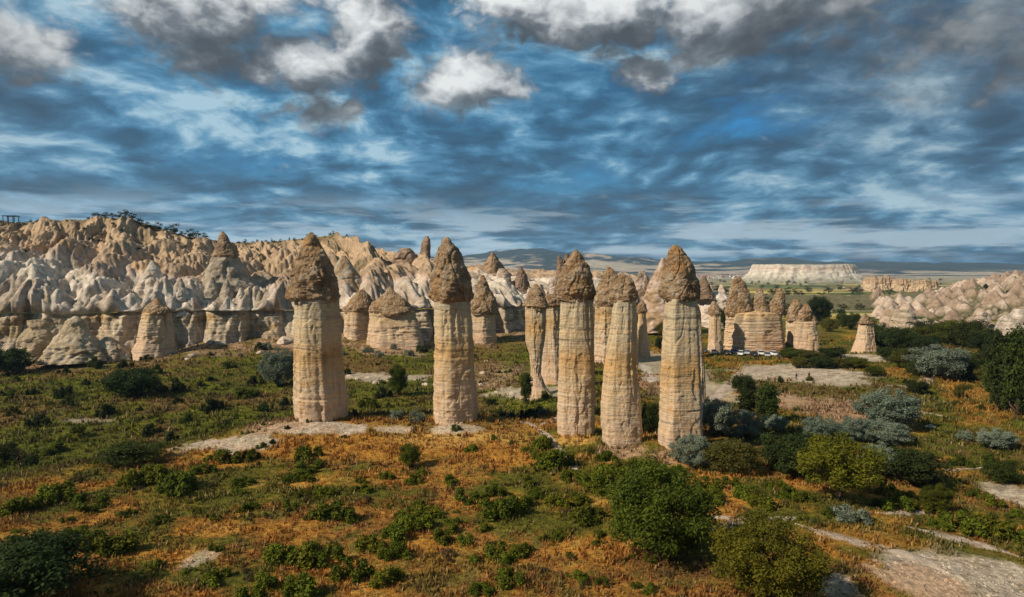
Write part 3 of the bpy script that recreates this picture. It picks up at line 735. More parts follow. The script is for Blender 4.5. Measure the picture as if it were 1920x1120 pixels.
# ------------------------------------------------------------------ fairy chimneys
def prof_at(rows, d):
    """outline rows (v, left u, right u) at distance d -> z, centre x, radius (top first)"""
    o = []
    for v, a, b in rows:
        p = at(a, v, d); q_ = at(b, v, d)
        o.append((p[2], (p[0] + q_[0]) / 2, (q_[0] - p[0]) / 2))
    o.sort(key=lambda r: r[0])
    return np.array(o)
def solid(rows, d, base, nt, nz, seed, ratio, amp, kind, extra_low=None):
    """turned and eroded rock body in coordinates relative to base"""
    pz = prof_at(rows, d)
    if extra_low is not None and pz[0, 0] > extra_low:
        pz = np.vstack([[extra_low, pz[0, 1], pz[0, 2] * 1.04], pz])
    z0, z1 = pz[0, 0], pz[-1, 0]
    zq = np.linspace(z0, z1, nz)
    cxq = np.interp(zq, pz[:, 0], pz[:, 1]); rq = np.interp(zq, pz[:, 0], pz[:, 2])
    k = np.array([1, 2, 3, 2, 1]) / 9.
    sm_ = lambda a: np.convolve(np.pad(a, 2, mode='edge'), k, 'valid')
    cxq, rq = sm_(cxq), sm_(rq)
    th = np.linspace(0, 2 * math.pi, nt, endpoint=False)
    ct, st = np.cos(th)[None], np.sin(th)[None]
    Z = zq[:, None] + 0 * ct; R = rq[:, None] + 0 * ct
    rm = max(rq.max(), .5)
    if kind == 'shaft':
        fac = .055 * np.sin(2 * th + seed) + .035 * np.sin(3 * th + 2 * seed) + .03 * np.sin(5 * th + seed * 3)
        # flat facets: clip the round section by a few random planes
        rs = np.random.default_rng(int(seed * 100)); clipr = np.full(nt, 9.)
        nf_ = rs.integers(4, 8)
        for q_ in range(nf_):
            a = q_ * 2 * math.pi / nf_ + rs.uniform(-.5, .5); h = rs.uniform(.80, .97)
            cd_ = np.cos(th - a); clipr = np.where(cd_ > .2, np.minimum(clipr, h / np.maximum(cd_, .2)), clipr)
        sec = np.minimum(1.05 + fac, clipr)
        hw = (np.max(sec * np.cos(th)) - np.min(sec * np.cos(th))) / 2; sec = sec / hw * .985; mid_ = (np.max(sec * np.cos(th)) + np.min(sec * np.cos(th))) / 2
        lz = Z + .22 * fbm(ct * 1.0 + seed, st * 1.0, Z * .05, 2)
        bedn = fbm(seed + 0 * lz, 3.0, lz * .6, 5, .6) * .024 + np.tanh(6 * pnoise(seed + 2 + .5 * ct, .5 * st, lz * 1.5)) * .006 * (1 + pnoise(ct * 1.3 + seed, st * 1.3, lz * .2))
        crack = -.11 * np.clip(pnoise(ct * 2.6 + seed * 3, st * 2.6, Z * .06) * 4 - 1.5, 0, 1)
        gro = 0.
        for q_ in range(5):
            gz = z0 + (z1 - z0) * rs.uniform(.12, .97)
            gro = gro - .035 * rs.uniform(.4, 1) * np.exp(-((lz - gz) / rs.uniform(.10, .22)) ** 2) * sstep(-.35, .25, fbm(ct * 1.4 + gz, st * 1.4, 0., 2))
        chip = -.045 * sstep(.30, .36, fbm(ct * 1.6 + seed, st * 1.6, Z * .22, 3))
        run = -.045 * np.clip(pnoise(ct * 4.2 + seed, st * 4.2, Z * .035) * 2.2 - .15, 0, 1) * sstep(-.3, .4, pnoise(ct * 1.2, st * 1.2 + seed, Z * .15))
        body = run + amp * fbm(ct * 1.5 + seed, st * 1.5, Z * .13, 5)
        fineb = .014 * fbm(ct * 7 + seed, st * 7, Z * 1.3, 3)
        Rr = R * (sec[None] + bedn + body + fineb) + rm * (crack + chip + gro - .04 * np.clip(1 - np.abs(pnoise(ct * 1.6 + seed * 2, st * 1.6, Z * .10)) * 16, 0, 1))
    else:
        fac = .07 * np.sin(2 * th + seed * 2) + .05 * np.sin(3 * th + seed)
        px_ = ct * R; py_ = st * R
        sca = 1.7 / rm
        body = amp * 1.6 * fbm(px_ * sca + seed, py_ * sca, Z * sca, 5, .56)
        lump = -.10 * np.clip(ridged(px_ * sca * 1.4 + seed, py_ * sca * 1.4, Z * sca * 1.2, 3) - .72, 0, 1) * 3
        led = .035 * fbm(seed + 0 * Z, 1.0, Z * 3.2 / rm, 3)
        Rr = R * (1 + fac[None]) + (body + lump + led) * (R * .55 + rm * .45) * sstep(0, .35, R / rm)
        sp = 1.1 / rm
        crk = -.085 * np.clip(1 - np.abs(pnoise(px_ * sp + seed * 2, py_ * sp, Z * sp * .55)) * 15, 0, 1) - .03 * np.clip(1 - np.abs(pnoise(px_ * sp * 1.3 + seed, py_ * sp * 1.3 + 7, Z * sp * 1.9)) * 10, 0, 1)
        Rr = Rr + crk * rm * sstep(.1, .5, R / rm)
        tilt = .12 * rm * fbm(ct * .9 + seed, st * .9, 5.0, 2) * sstep(.25, 0, (Z - z0) / (z1 - z0))
        Z = Z + tilt
    X = cxq[:, None] + ct * Rr - (R * mid_ if kind == 'shaft' else 0); Y = d + st * Rr * ratio
    V = np.stack([X, Y, Z], -1)
    topc = np.array([cxq[-1], d, z1 + .12 * rq[-1]]); botc = np.array([cxq[0], d, z0 + (.25 if kind != 'shaft' else 0)])
    V = np.concatenate([V.reshape(-1, 3), topc[None], botc[None]], 0) - np.asarray(base)
    n = nz * nt
    Fq = grid_faces(nz, nt, True)
    j = np.arange(nt); j2 = (j + 1) % nt
    top = np.stack([(nz - 1) * nt + j, (nz - 1) * nt + j2, np.full(nt, n), np.full(nt, n)], -1)
    bot = np.stack([j2, j, np.full(nt, n + 1), np.full(nt, n + 1)], -1)
    return V, Fq, np.concatenate([top, bot], 0)[:, :3]
def solid_mesh(name, V, Fq, Ft, mat, col=None):
    me = bpy.data.meshes.new(name)
    n = len(V); nq, nt = len(Fq), len(Ft)
    me.vertices.add(n); me.vertices.foreach_set('co', np.ascontiguousarray(V, np.float32).ravel())
    idx = np.concatenate([Fq.ravel(), Ft.ravel()]).astype(np.int32)
    me.loops.add(len(idx)); me.loops.foreach_set('vertex_index', idx)
    me.polygons.add(nq + nt)
    me.polygons.foreach_set('loop_start', np.concatenate([np.arange(nq) * 4, nq * 4 + np.arange(nt) * 3]).astype(np.int32))
    me.polygons.foreach_set('use_smooth', np.ones(nq + nt, bool))
    if col is not None:
        c4 = np.ones((n, 4), np.float32); c4[:, :3] = np.clip(col, 0, 1)
        a = me.attributes.new('Col', 'FLOAT_COLOR', 'POINT'); a.data.foreach_set('color', c4.ravel())
    me.materials.append(mat); me.update(calc_edges=True); me.validate()
    return me
def hoodoo(label, d, shaft, caps, seed, group=None, ratio=.92, res=1.0, zlow=None, capmat=None, amp=.036):
    um = (shaft[-1][1] + shaft[-1][2]) / 2
    xb = at(um, shaft[-1][0], d)[0]
    zg = float(hS(xb, d))
    base = (xb, d, zg)
    root = tag(empty('fairy_chimney', base), label, 'rock pillar', group)
    nt, nz = int(150 * res), int(230 * res)
    V, Fq, Ft = solid(shaft, d, base, nt, nz, seed, ratio, amp, 'shaft', min(zg - 1.2, prof_at(shaft, d)[0, 0]) if zlow is None else zlow)
    obj('shaft', solid_mesh('shaft', V, Fq, Ft, M['shaft']), root)
    for k, cp in enumerate(caps):
        V, Fq, Ft = solid(cp, d, base, nt, int(130 * res), seed + 1.7 + k * .9, ratio, .085, 'cap')
        obj('cap_rock', solid_mesh('cap_rock', V, Fq, Ft, capmat or M['cap']), root)
    return root
hoodoo('stout banded fairy chimney on a pale rock pad, with a knob topped cap', 107, 
    [(561, 552, 634), (600, 552, 637), (650, 552, 641), (700, 551, 645), (750, 551, 650), (782, 553, 652), (796, 560, 645), (806, 564, 640)],
    [[(436, 581, 586), (442, 576, 593), (450, 574, 597), (456, 571, 602), (466, 566, 607), (480, 560, 614), (500, 553, 622), (520, 548, 629), (545, 544, 635), (556, 544, 636), (562, 551, 633)]], 1.3)
hoodoo('straight fairy chimney with a wide smooth shouldered cap, beside the stout one', 106,
    [(565, 813, 881), (620, 814, 886), (680, 813, 890), (740, 812, 894), (790, 812, 897), (805, 816, 895)],
    [[(445, 833, 840), (450, 829, 846), (458, 827, 851), (470, 820, 862), (490, 812, 873), (515, 807, 882), (540, 804, 887), (556, 804, 888), (566, 811, 883)]], 4.1)
hoodoo('thick fairy chimney with a pointed stepped cap, joined low down to its neighbour', 98,
    [(563, 1050, 1112), (620, 1047, 1113), (680, 1046, 1113), (740, 1044, 1115), (790, 1042, 1115), (820, 1045, 1115), (833, 1050, 1113)],
    [[(468, 1078, 1082), (480, 1069, 1091), (496, 1060, 1102), (501, 1056, 1105), (515, 1050, 1109), (535, 1044, 1113), (550, 1043, 1115), (565, 1049, 1112)]], 7.9)
hoodoo('short slender fairy chimney with a small rounded cap, between two taller ones', 92,
    [(563, 1149, 1192), (600, 1145, 1193), (650, 1137, 1195), (700, 1130, 1197), (760, 1125, 1200), (820, 1127, 1204), (852, 1135, 1204)],
    [[(515, 1166, 1172), (520, 1160, 1179), (528, 1153, 1186), (542, 1147, 1192), (556, 1144, 1194), (566, 1149, 1190)]], 2.6)
hoodoo('tallest fairy chimney with a high cracked bullet shaped cap above a silver bush', 90,
    [(560, 1247, 1306), (620, 1243, 1308), (680, 1240, 1311), (740, 1237, 1314), (800, 1234, 1316), (840, 1233, 1317), (862, 1236, 1316)],
    [[(460, 1262, 1270), (465, 1258, 1277), (475, 1254, 1284), (490, 1250, 1294), (510, 1247, 1301), (535, 1243, 1306), (554, 1239, 1309), (563, 1245, 1306)]], 5.5)

# lesser chimneys behind the five
hoodoo('fairy chimney with a ragged cap and thin undercut leg, left of the thick one', 150,
    [(575, 984, 1026), (640, 985, 1022), (662, 992, 1017), (700, 994, 1014), (725, 990, 1024), (745, 975, 1040)],
    [[(533, 1001, 1007), (545, 993, 1016), (562, 985, 1026), (574, 979, 1031), (580, 986, 1025)]], 3.3, res=.7)
hoodoo('pale split fairy chimney with a flat white cap tucked behind the thick one', 165,
    [(572, 1018, 1052), (640, 1018, 1054), (700, 1014, 1062), (735, 1005, 1070)],
    [[(552, 1025, 1045), (560, 1018, 1054), (572, 1016, 1056), (577, 1020, 1052)]], 6.4, res=.6)
hoodoo('fairy chimney with a brown horn shaped cap seen between the thick and slender ones', 190,
    [(575, 1115, 1160), (640, 1113, 1160), (680, 1106, 1165), (715, 1095, 1175)],
    [[(501, 1139, 1145), (512, 1132, 1154), (525, 1128, 1163), (545, 1120, 1160), (565, 1114, 1162), (577, 1117, 1158)]], 8.8, res=.6)
hoodoo('thin lone fairy chimney with a little orange cap between the slender and tallest ones', 200,
    [(585, 1197, 1211), (620, 1195, 1214), (660, 1192, 1219), (690, 1188, 1224)],
    [[(564, 1203, 1206), (571, 1197, 1211), (583, 1194, 1213), (588, 1197, 1211)]], 1.9, res=.45)
hoodoo('low stump of a chimney without much cap, half hidden beside the tallest one', 120,
    [(664, 1310, 1319), (700, 1308, 1322), (740, 1300, 1323), (770, 1298, 1326)],
    [[(655, 1310, 1316), (660, 1308, 1319), (667, 1309, 1319)]], 9.2, res=.4)
hoodoo('narrow fairy chimney with a brown cap just behind the tallest shaft', 205,
    [(590, 1292, 1314), (640, 1292, 1316), (680, 1288, 1322)],
    [[(566, 1300, 1304), (578, 1293, 1313), (590, 1290, 1315), (594, 1293, 1313)]], 3.9, res=.45)
hoodoo('small fairy chimney with an orange cap standing free by the parked cars', 214,
    [(588, 1329, 1352), (630, 1328, 1354), (660, 1326, 1358)],
    [[(565, 1336, 1341), (575, 1331, 1348), (588, 1328, 1352), (593, 1331, 1350)]], 5.9, res=.5)
hoodoo('broad rock block with three brown caps behind the parked cars', 222,
    [(588, 1364, 1470), (620, 1362, 1474), (650, 1360, 1478), (674, 1358, 1482)],
    [[(519, 1378, 1388), (528, 1373, 1395), (545, 1370, 1403), (565, 1363, 1408), (585, 1360, 1411), (593, 1364, 1407)],
     [(541, 1421, 1428), (552, 1416, 1433), (570, 1412, 1438), (585, 1408, 1443), (592, 1411, 1440)],
     [(541, 1457, 1466), (551, 1452, 1472), (560, 1450, 1474), (566, 1443, 1473), (585, 1440, 1474), (592, 1443, 1471)]], 2.2, res=.8, ratio=.5)
hoodoo('pale fairy chimney with a rounded white cap behind the twin capped one', 235,
    [(600, 1475, 1500), (640, 1474, 1506), (672, 1470, 1510)],
    [[(562, 1488, 1498), (572, 1482, 1504), (585, 1476, 1502), (602, 1473, 1503), (606, 1478, 1498)]], 7.3, res=.5)
hoodoo('fluted fairy chimney with twin pale pointed caps', 213,
    [(604, 1489, 1530), (630, 1489, 1533), (668, 1487, 1537)],
    [[(570, 1508, 1514), (582, 1501, 1522), (597, 1494, 1520), (608, 1492, 1515)], [(586, 1518, 1522), (595, 1513, 1528), (607, 1507, 1533), (611, 1512, 1528)]], 8.1, res=.55)
hoodoo('squat bottle shaped fairy chimney alone by the pale track', 212,
    [(606, 1611, 1635), (625, 1608, 1636), (645, 1602, 1638), (668, 1594, 1641)],
    [[(588, 1619, 1624), (596, 1614, 1631), (606, 1608, 1637), (610, 1612, 1633)]], 1.1, res=.55)
hoodoo('wide pale rock block with a gabled cap under the badland slope', 224,
    [(583, 692, 780), (610, 690, 788), (640, 686, 797), (660, 684, 800)],
    [[(538, 728, 734), (548, 720, 744), (560, 708, 760), (574, 692, 776), (584, 689, 783), (589, 694, 778)]], 3.7, res=.7, ratio=.6)
hoodoo('rock block with a white cone cap under the badland slope, near the stout chimney', 232,
    [(585, 645, 702), (610, 643, 704), (650, 640, 708)],
    [[(543, 674, 682), (555, 663, 692), (570, 652, 700), (582, 643, 705), (588, 648, 700)]], 5.2, res=.6, ratio=.8)
hoodoo('rock block with a white cone cap right of the straight chimney', 236,
    [(585, 882, 928), (610, 880, 930), (650, 878, 934)],
    [[(516, 902, 908), (535, 893, 918), (555, 886, 926), (574, 879, 934), (584, 878, 936), (590, 884, 930)]], 6.9, res=.6, ratio=.8)
hoodoo('leaning slab of cliff with a small dark cap, split from the lower wall', 205,
    [(586, 268, 318), (610, 263, 322), (640, 258, 324), (675, 240, 332)],
    [[(560, 290, 296), (570, 281, 306), (580, 272, 318), (587, 270, 320), (591, 276, 314)]], 2.9, res=.6)

# bare cones of rock (single bodies)
M['conerock'] = mat_rock_attr('cone_rock', 1.2, .05)
def rock_cone(label, d, rows, seed, c0, c1, ratio=1., res=.7, amp=.07, group=None, name='rock_cone', cat='rock cone', zlow=None):
    pz = prof_at(rows, d); xb = pz[0, 1]; base = (xb, d, float(pz[0, 0]))
    nt, nz = int(150 * res), int(150 * res)
    V, Fq, Ft = solid(rows, d, base, nt, nz, seed, ratio, amp, 'cone', zlow)
    n = fbm(V[:, 0] * .25 + seed, V[:, 1] * .25, V[:, 2] * .25, 4)
    col = np.array(c0) + (np.array(c1) - np.array(c0)) * sstep(-.3, .3, n)[:, None]
    o = obj(name, solid_mesh(name, V, Fq, Ft, M['conerock'], col), None, base)
    return tag(o, label, cat, group)
GB, GW, BR, DK, WH = (.40, .34, .26), (.30, .245, .18), (.36, .24, .14), (.20, .135, .085), (.60, .52, .43)
r = tag(empty('rock_cone', at(430, 600, 238)), 'great grey rock cone with a brown pointed tip rising above the badland slope', 'rock cone')
def part_cone(nm, d, rows, seed, c0, c1, root, res=.6, ratio=1., amp=.07):
    V, Fq, Ft = solid(rows, d, tuple(root.location), int(150 * res), int(150 * res), seed, ratio, amp, 'cone')
    n = fbm(V[:, 0] * .25 + seed, V[:, 1] * .25, V[:, 2] * .25, 4)
    col = np.array(c0) + (np.array(c1) - np.array(c0)) * sstep(-.3, .3, n)[:, None]
    return obj(nm, solid_mesh(nm, V, Fq, Ft, M['conerock'], col), root)
part_cone('cone_body', 238, [(483, 398, 447), (500, 393, 454), (520, 387, 464), (545, 378, 480), (570, 368, 505), (586, 362, 520), (600, 368, 512)], 1.0, GB, GW, r, .9)
part_cone('tip', 238, [(434, 414, 418), (440, 411, 424), (452, 408, 432), (466, 404, 441), (480, 399, 449), (487, 402, 445)], 2.0, BR, DK, r, .6)
for (cu, w_, v0, sd) in ((398, 24, 520, 3.0), (425, 22, 525, 4.0), (452, 24, 540, 5.0), (488, 24, 545, 6.0)):
    part_cone('buttress', 229, [(v0, cu - 3, cu + 3), (v0 + 25, cu - w_ * .5, cu + w_ * .5), (575, cu - w_ * .8, cu + w_ * .8), (588, cu - w_ * .85, cu + w_ * .85), (593, cu - w_ * .6, cu + w_ * .6)], sd, GB if sd != 5.0 else WH, GW if sd != 5. else GB, r, .4)
for a in [
    ('smooth white rock cone with a bare left face, left of the great grey cone', 226, [(489, 283, 288), (505, 274, 298), (530, 262, 312), (560, 246, 330), (590, 228, 350)], 1.1, WH, (.46, .38, .30)),
    ('pale leaning rock cone between the smooth white cone and the great grey cone', 222, [(522, 335, 341), (545, 322, 352), (570, 308, 362), (592, 296, 370)], 2.1, WH, (.46, .37, .29)),
    ('tall grey rock cone showing beside the stout chimney cap', 250, [(480, 640, 648), (500, 630, 664), (530, 615, 684), (560, 600, 700), (592, 585, 715)], 3.1, GB, BR),
    ('broad dark brown rock tower high on the badland slope, beside its twin', 285, [(466, 752, 770), (478, 742, 780), (510, 736, 784), (545, 732, 786), (575, 724, 790)], 4.1, (.36, .25, .18), DK),
    ('narrow dark brown rock tower high on the badland slope, taller than its twin', 288, [(443, 798, 803), (452, 792, 808), (480, 786, 808), (545, 784, 806), (575, 778, 812)], 5.1, (.33, .22, .15), DK),
    ('small dark rock spike on the rim above the white cone cap', 330, [(474, 922, 926), (485, 914, 934), (500, 905, 944), (520, 896, 952)], 6.1, BR, DK),
    ('small dark rock cone on white tuff left of the ragged capped chimney', 290, [(500, 974, 978), (515, 968, 986), (535, 964, 992), (556, 960, 998)], 7.1, (.28, .19, .14), DK),
    ('knob of pale rock below the rim spike', 290, [(504, 935, 948), (512, 931, 954), (530, 926, 962), (556, 918, 972)], 8.1, (.52, .41, .32), (.36, .26, .19)),
    ('twin pronged dark rock pinnacle behind the thick chimney cap', 300, [(481, 1045, 1051), (490, 1044, 1056), (510, 1043, 1062), (560, 1038, 1072)], 9.1, (.28, .18, .11), DK),
    ('second prong of the dark pinnacle behind the thick chimney cap', 302, [(476, 1060, 1066), (490, 1057, 1070), (515, 1054, 1078), (560, 1048, 1086)], 9.7, (.26, .17, .11), DK),
    ('rounded pale boulder tower left of the dark pinnacle', 280, [(522, 1034, 1044), (530, 1030, 1050), (550, 1028, 1052), (580, 1024, 1056)], 1.6, (.48, .38, .31), (.34, .25, .19)),
    ('pinkish rock cone with a brown point behind the tallest chimney', 270, [(484, 1240, 1246), (500, 1232, 1252), (515, 1224, 1258), (545, 1208, 1268), (575, 1196, 1280), (620, 1184, 1292)], 2.6, (.48, .36, .28), BR),
    ('cluster of small pink rock cones behind the slender chimney', 320, [(508, 1200, 1208), (520, 1194, 1216), (545, 1186, 1224), (590, 1176, 1236)], 3.6, (.46, .34, .27), DK),
    ('small pink rock cone next to the horn capped chimney', 300, [(516, 1172, 1180), (530, 1164, 1188), (555, 1158, 1196), (590, 1150, 1204)], 3.9, (.50, .40, .33), (.34, .24, .17)),
    ('dark steep rock cone standing on the white ledge right of the tallest chimney', 300, [(517, 1318, 1322), (530, 1312, 1328), (545, 1307, 1334), (562, 1302, 1342)], 4.6, (.28, .19, .14), DK),
    ('white dome shaped rock ledge under the dark steep cone', 305, [(547, 1335, 1352), (553, 1318, 1364), (561, 1304, 1372), (580, 1300, 1376), (612, 1296, 1382)], 5.6, (.64, .54, .46), (.56, .45, .36)),
    ('tilted pale rock tower at the edge of the right hand badlands', 262, [(573, 1666, 1676), (582, 1660, 1682), (600, 1652, 1684), (628, 1648, 1682), (640, 1646, 1684)], 6.6, (.44, .34, .26), (.32, .23, .16)),
    ('flat topped pale rock block like a loaf beside the tilted tower', 255, [(581, 1682, 1704), (588, 1678, 1712), (600, 1674, 1716), (613, 1672, 1719), (622, 1676, 1714)], 7.6, (.44, .36, .27), (.36, .28, .20)),
    ('low grey white rock cone pair at the foot of the right hand badlands', 250, [(592, 1882, 1892), (600, 1876, 1902), (618, 1868, 1918), (628, 1866, 1922)], 8.6, (.56, .48, .40), (.40, .33, .26)),
    ('larger grey white rock cone at the foot of the right hand badlands', 258, [(580, 1902, 1916), (592, 1894, 1930), (618, 1884, 1948), (630, 1882, 1950)], 9.6, (.56, .48, .40), (.40, .33, .26)),
    ('pale thumb of rock standing in the right hand badlands', 300, [(578, 1832, 1840), (588, 1826, 1848), (605, 1824, 1850), (620, 1822, 1852)], 3.2, (.54, .44, .35), (.40, .30, .22)),
]:
    rock_cone(*a)
qr = random.Random(17)
for k in range(34):                                        # the crowd of small cones between and behind the pillars
    u = 890 + 470 * ((k * .618 + .1) % 1) + qr.uniform(-8, 8); d = qr.uniform(255, 400) * (1 + max(0, u - 1150) / 1200)
    vt = qr.uniform(512, 552); hh = qr.uniform(28, 60); ww = hh * qr.uniform(.30, .55); sd = qr.uniform(0, 50)
    dkc = qr.random() < .45
    rows = [(vt, u - 2, u + 2), (vt + hh * .25, u - ww * .35, u + ww * .35), (vt + hh * .6, u - ww * .68, u + ww * .68), (vt + hh, u - ww, u + ww), (vt + hh + 45, u - ww * 1.5, u + ww * 1.5)]
    rock_cone('small brown tipped rock cone in the crowd behind the tall chimneys' if dkc else 'small pale pink rock cone in the crowd behind the tall chimneys', d, rows, sd,
              (.34, .24, .17) if dkc else (.58, .46, .37), DK if dkc else (.46, .34, .26), res=.32, group='brown cones behind the chimneys' if dkc else 'pale cones behind the chimneys')
# rock feet standing before the left wall
for a in [
    ('tent shaped beige rock foot standing before the lower cliff', 197, [(593, 139, 145), (602, 128, 157), (625, 118, 168), (640, 108, 180), (655, 98, 196), (676, 84, 214)], 2.4, (.46, .37, .26), (.38, .29, .18)),
    ('ridge of beige rock running down from the tented foot', 200, [(632, 196, 206), (645, 186, 218), (662, 172, 236), (676, 164, 246)], 3.4, (.46, .38, .28), (.40, .31, .21)),
    ('worn beige rock foot below the dark notch of the lower cliff', 203, [(600, 50, 92), (620, 44, 104), (645, 34, 116), (672, 20, 130)], 1.4, (.40, .31, .20), (.34, .26, .17)),
]:
    rock_cone(*a, name='rock_buttress', cat='rock', amp=.10)

# ------------------------------------------------------------------ boulders
def rock_mesh(seed):
    import bmesh
    r_ = random.Random(seed); bm = bmesh.new()
    for _ in range(26):
        v_ = Vector((r_.gauss(0, 1), r_.gauss(0, 1), r_.gauss(0, 1))).normalized() * r_.uniform(.75, 1.1)
        bm.verts.new((v_.x, v_.y * .8, v_.z * .62 + .12))
    res = bmesh.ops.convex_hull(bm, input=bm.verts)
    bmesh.ops.delete(bm, geom=[e for e in res['geom_interior'] if isinstance(e, bmesh.types.BMVert)], context='VERTS')
    bmesh.ops.subdivide_edges(bm, edges=bm.edges[:], cuts=2, use_grid_fill=True, smooth=.15, fractal=.35, seed=int(seed * 10))
    me = bpy.data.meshes.new('boulder'); bm.to_mesh(me); bm.free()
    n = len(me.vertices); co = np.empty(n * 3, np.float32); me.vertices.foreach_get('co', co); co = co.reshape(-1, 3)
    c4 = np.ones((n, 4), np.float32); c4[:, :3] = np.array((.52, .42, .32)) * (1 + .3 * fbm(co[:, 0] * 1.5, co[:, 1] * 1.5, co[:, 2] * 1.5, 3))[:, None]
    a_ = me.attributes.new('Col', 'FLOAT_COLOR', 'POINT'); a_.data.foreach_set('color', c4.ravel()); me.materials.append(M['dirt'])
    return me
ROCKS = [rock_mesh(s) for s in (1.2, 5.7, 9.9)]
def boulder(u, v, wpx, label, group=None, k=[0]):
    p = gpt(u, v); d = p[1]; p[2] -= .12 * wpx / F * d
    o = obj('boulder', ROCKS[k[0] % 3], None, p); k[0] += 1
    s = wpx / F * d / 2
    o.scale = (s, s * random.uniform(.8, 1.1), s * random.uniform(.7, 1.0)); o.rotation_euler = (0, 0, random.uniform(0, 6.3))
    tag(o, label, 'boulder', group)
for a in [(432, 632, 40), (415, 640, 24), (535, 640, 46), (550, 625, 30), (362, 668, 26), (350, 674, 16), (488, 662, 20)]:
    boulder(*a, 'pale boulder on the grass slope below the great grey cone', 'boulders below the great grey cone')
for a in [(706, 718, 30), (690, 708, 16), (668, 712, 18), (797, 722, 22), (780, 712, 14), (655, 705, 14), (725, 715, 14), (765, 708, 12)]:
    boulder(*a, 'pale boulder in the rubble bank behind the stout and straight chimneys', 'boulders in the rubble bank')
for a in [(905, 700, 20), (900, 722, 22), (930, 735, 14), (960, 740, 24), (912, 678, 12)]:
    boulder(*a, 'pale boulder on the brown slope right of the straight chimney', 'boulders on the brown slope')
for a in [(1738, 800, 14), (1750, 802, 16), (1745, 798, 10)]:
    boulder(*a, 'bright white stone lying in the meadow beyond the big silver tree', 'white stones in the meadow')

# ------------------------------------------------------------------ paths
def path(pts, width, colr=(.55, .43, .33), seed=0., lift=.07):
    P_ = np.array([gpt(u, v)[:2] for u, v in pts])
    L = np.linalg.norm(np.diff(P_, axis=0), axis=1).sum(); n = max(20, int(L / .5))
    P_ = smooth_path(P_, n)
    t = np.gradient(P_, axis=0); t /= np.linalg.norm(t, axis=1)[:, None] + 1e-9
    nn = np.stack([-t[:, 1], t[:, 0]], 1)
    wd = width * 1.7 * (1 + .6 * fbm(np.arange(n) * .11 + seed, 0., 3.0, 3)) * np.clip(np.minimum(np.arange(n), np.arange(n)[::-1]) / 6., .12, 1)
    ks = np.linspace(-1, 1, 11)
    X = P_[:, None, 0] + nn[:, None, 0] * ks * wd[:, None] / 2; Y = P_[:, None, 1] + nn[:, None, 1] * ks * wd[:, None] / 2
    Z = hS(X, Y) + lift * (1 - np.abs(ks) ** 4 * 1.3)[None]
    c = np.array(colr) * .85 * (1 + .25 * fbm(X * .6, Y * .6, 4., 3))[..., None]
    eg = sstep(.35, .95, np.abs(ks)[None] + .5 * fbm(X * .9, Y * .9, 7., 3))[..., None]
    c = c + (gcol(X, Y) * .8 - c) * eg
    tag(obj('path', mesh_np('path', np.stack([X, Y, Z], -1).reshape(-1, 3), grid_faces(n, 11), M['dirt'], c.reshape(-1, 3))), kind='structure')
path([(965, 790), (1000, 795), (1020, 815), (1045, 838), (1065, 860), (1085, 890)], .9)
path([(1052, 780), (1030, 790), (1008, 800)], .8, seed=2)
path([(1310, 968), (1370, 972), (1420, 978), (1470, 972), (1515, 972)], 1.3, seed=3)
path([(1480, 978), (1540, 1000), (1610, 1020), (1680, 1032), (1730, 1050), (1780, 1075)], 1.3, seed=4)
path([(1320, 1010), (1360, 985), (1420, 978)], 1.4, seed=5)
path([(1690, 985), (1740, 1000), (1800, 1012), (1870, 1030), (1930, 1050)], 1.2, seed=6)
path([(1630, 962), (1690, 964), (1760, 958)], .9, seed=7)
path([(1760, 885), (1800, 880), (1850, 876)], .6, seed=8)
path([(1705, 770), (1740, 775), (1775, 782)], 1.4, seed=9)
path([(1650, 722), (1710, 726), (1728, 722), (1738, 714), (1735, 706)], 2.0, seed=10)
path([(1310, 760), (1340, 745), (1370, 720), (1390, 700), (1420, 690)], 2.2, seed=11)
path([(1225, 720), (1215, 700), (1205, 685), (1180, 675)], 2.6, (.56, .47, .38), seed=12)

# ------------------------------------------------------------------ foliage prototypes
GREEN = ((.038, .055, .006), (.125, .145, .012)); VINE = ((.050, .066, .005), (.165, .175, .012)); YELL = ((.065, .072, .006), (.195, .185, .014))
DARK = ((.018, .030, .008), (.050, .066, .014)); SILV = ((.10, .125, .085), (.26, .30, .215)); OLIV = ((.060, .062, .012), (.13, .12, .022)); PURP = ((.075, .045, .035), (.10, .08, .03))
def leaves(centres, radii, n_each, size, pal, seed, flat=.75, squash=.8, jit=1.0):
    r_ = np.random.default_rng(seed)
    V = []; Cc = []
    for c, rad in zip(centres, radii):
        n = max(4, int(n_each * (rad / np.mean(radii)) ** 1.6))
        dirs = r_.normal(size=(n, 3)); dirs /= np.linalg.norm(dirs, axis=1)[:, None]
        rr_ = rad * r_.random(n) ** .42 * np.where(r_.random(n) < .14, r_.uniform(1., 1.65, n), 1.)
        p = np.asarray(c) + dirs * rr_[:, None] * np.array((1, 1, squash))
        nm = dirs * .6 + r_.normal(size=(n, 3)) * .55 + np.array((0, 0, .35)); nm /= np.linalg.norm(nm, axis=1)[:, None]
        a = np.cross(nm, r_.normal(size=(n, 3))); a /= np.linalg.norm(a, axis=1)[:, None]; b = np.cross(nm, a)
        s = size * r_.uniform(.6, 1.35, n)[:, None]
        V.append(np.stack([p - a * s, p + b * s * flat * .55 - a * s * .1, p + a * s, p - b * s * flat * .55 + a * s * .1], 1))
        t = np.clip(r_.normal(.5, .26, n) + r_.normal(0, .16), 0, 1)[:, None]
        col_ = np.array(pal[0]) + (np.array(pal[1]) - np.array(pal[0])) * t
        Cc.append(np.repeat(col_[:, None], 4, 1))
    V = np.concatenate(V).reshape(-1, 3); Cc = np.concatenate(Cc).reshape(-1, 3)
    return V, np.arange(len(V)).reshape(-1, 4), Cc
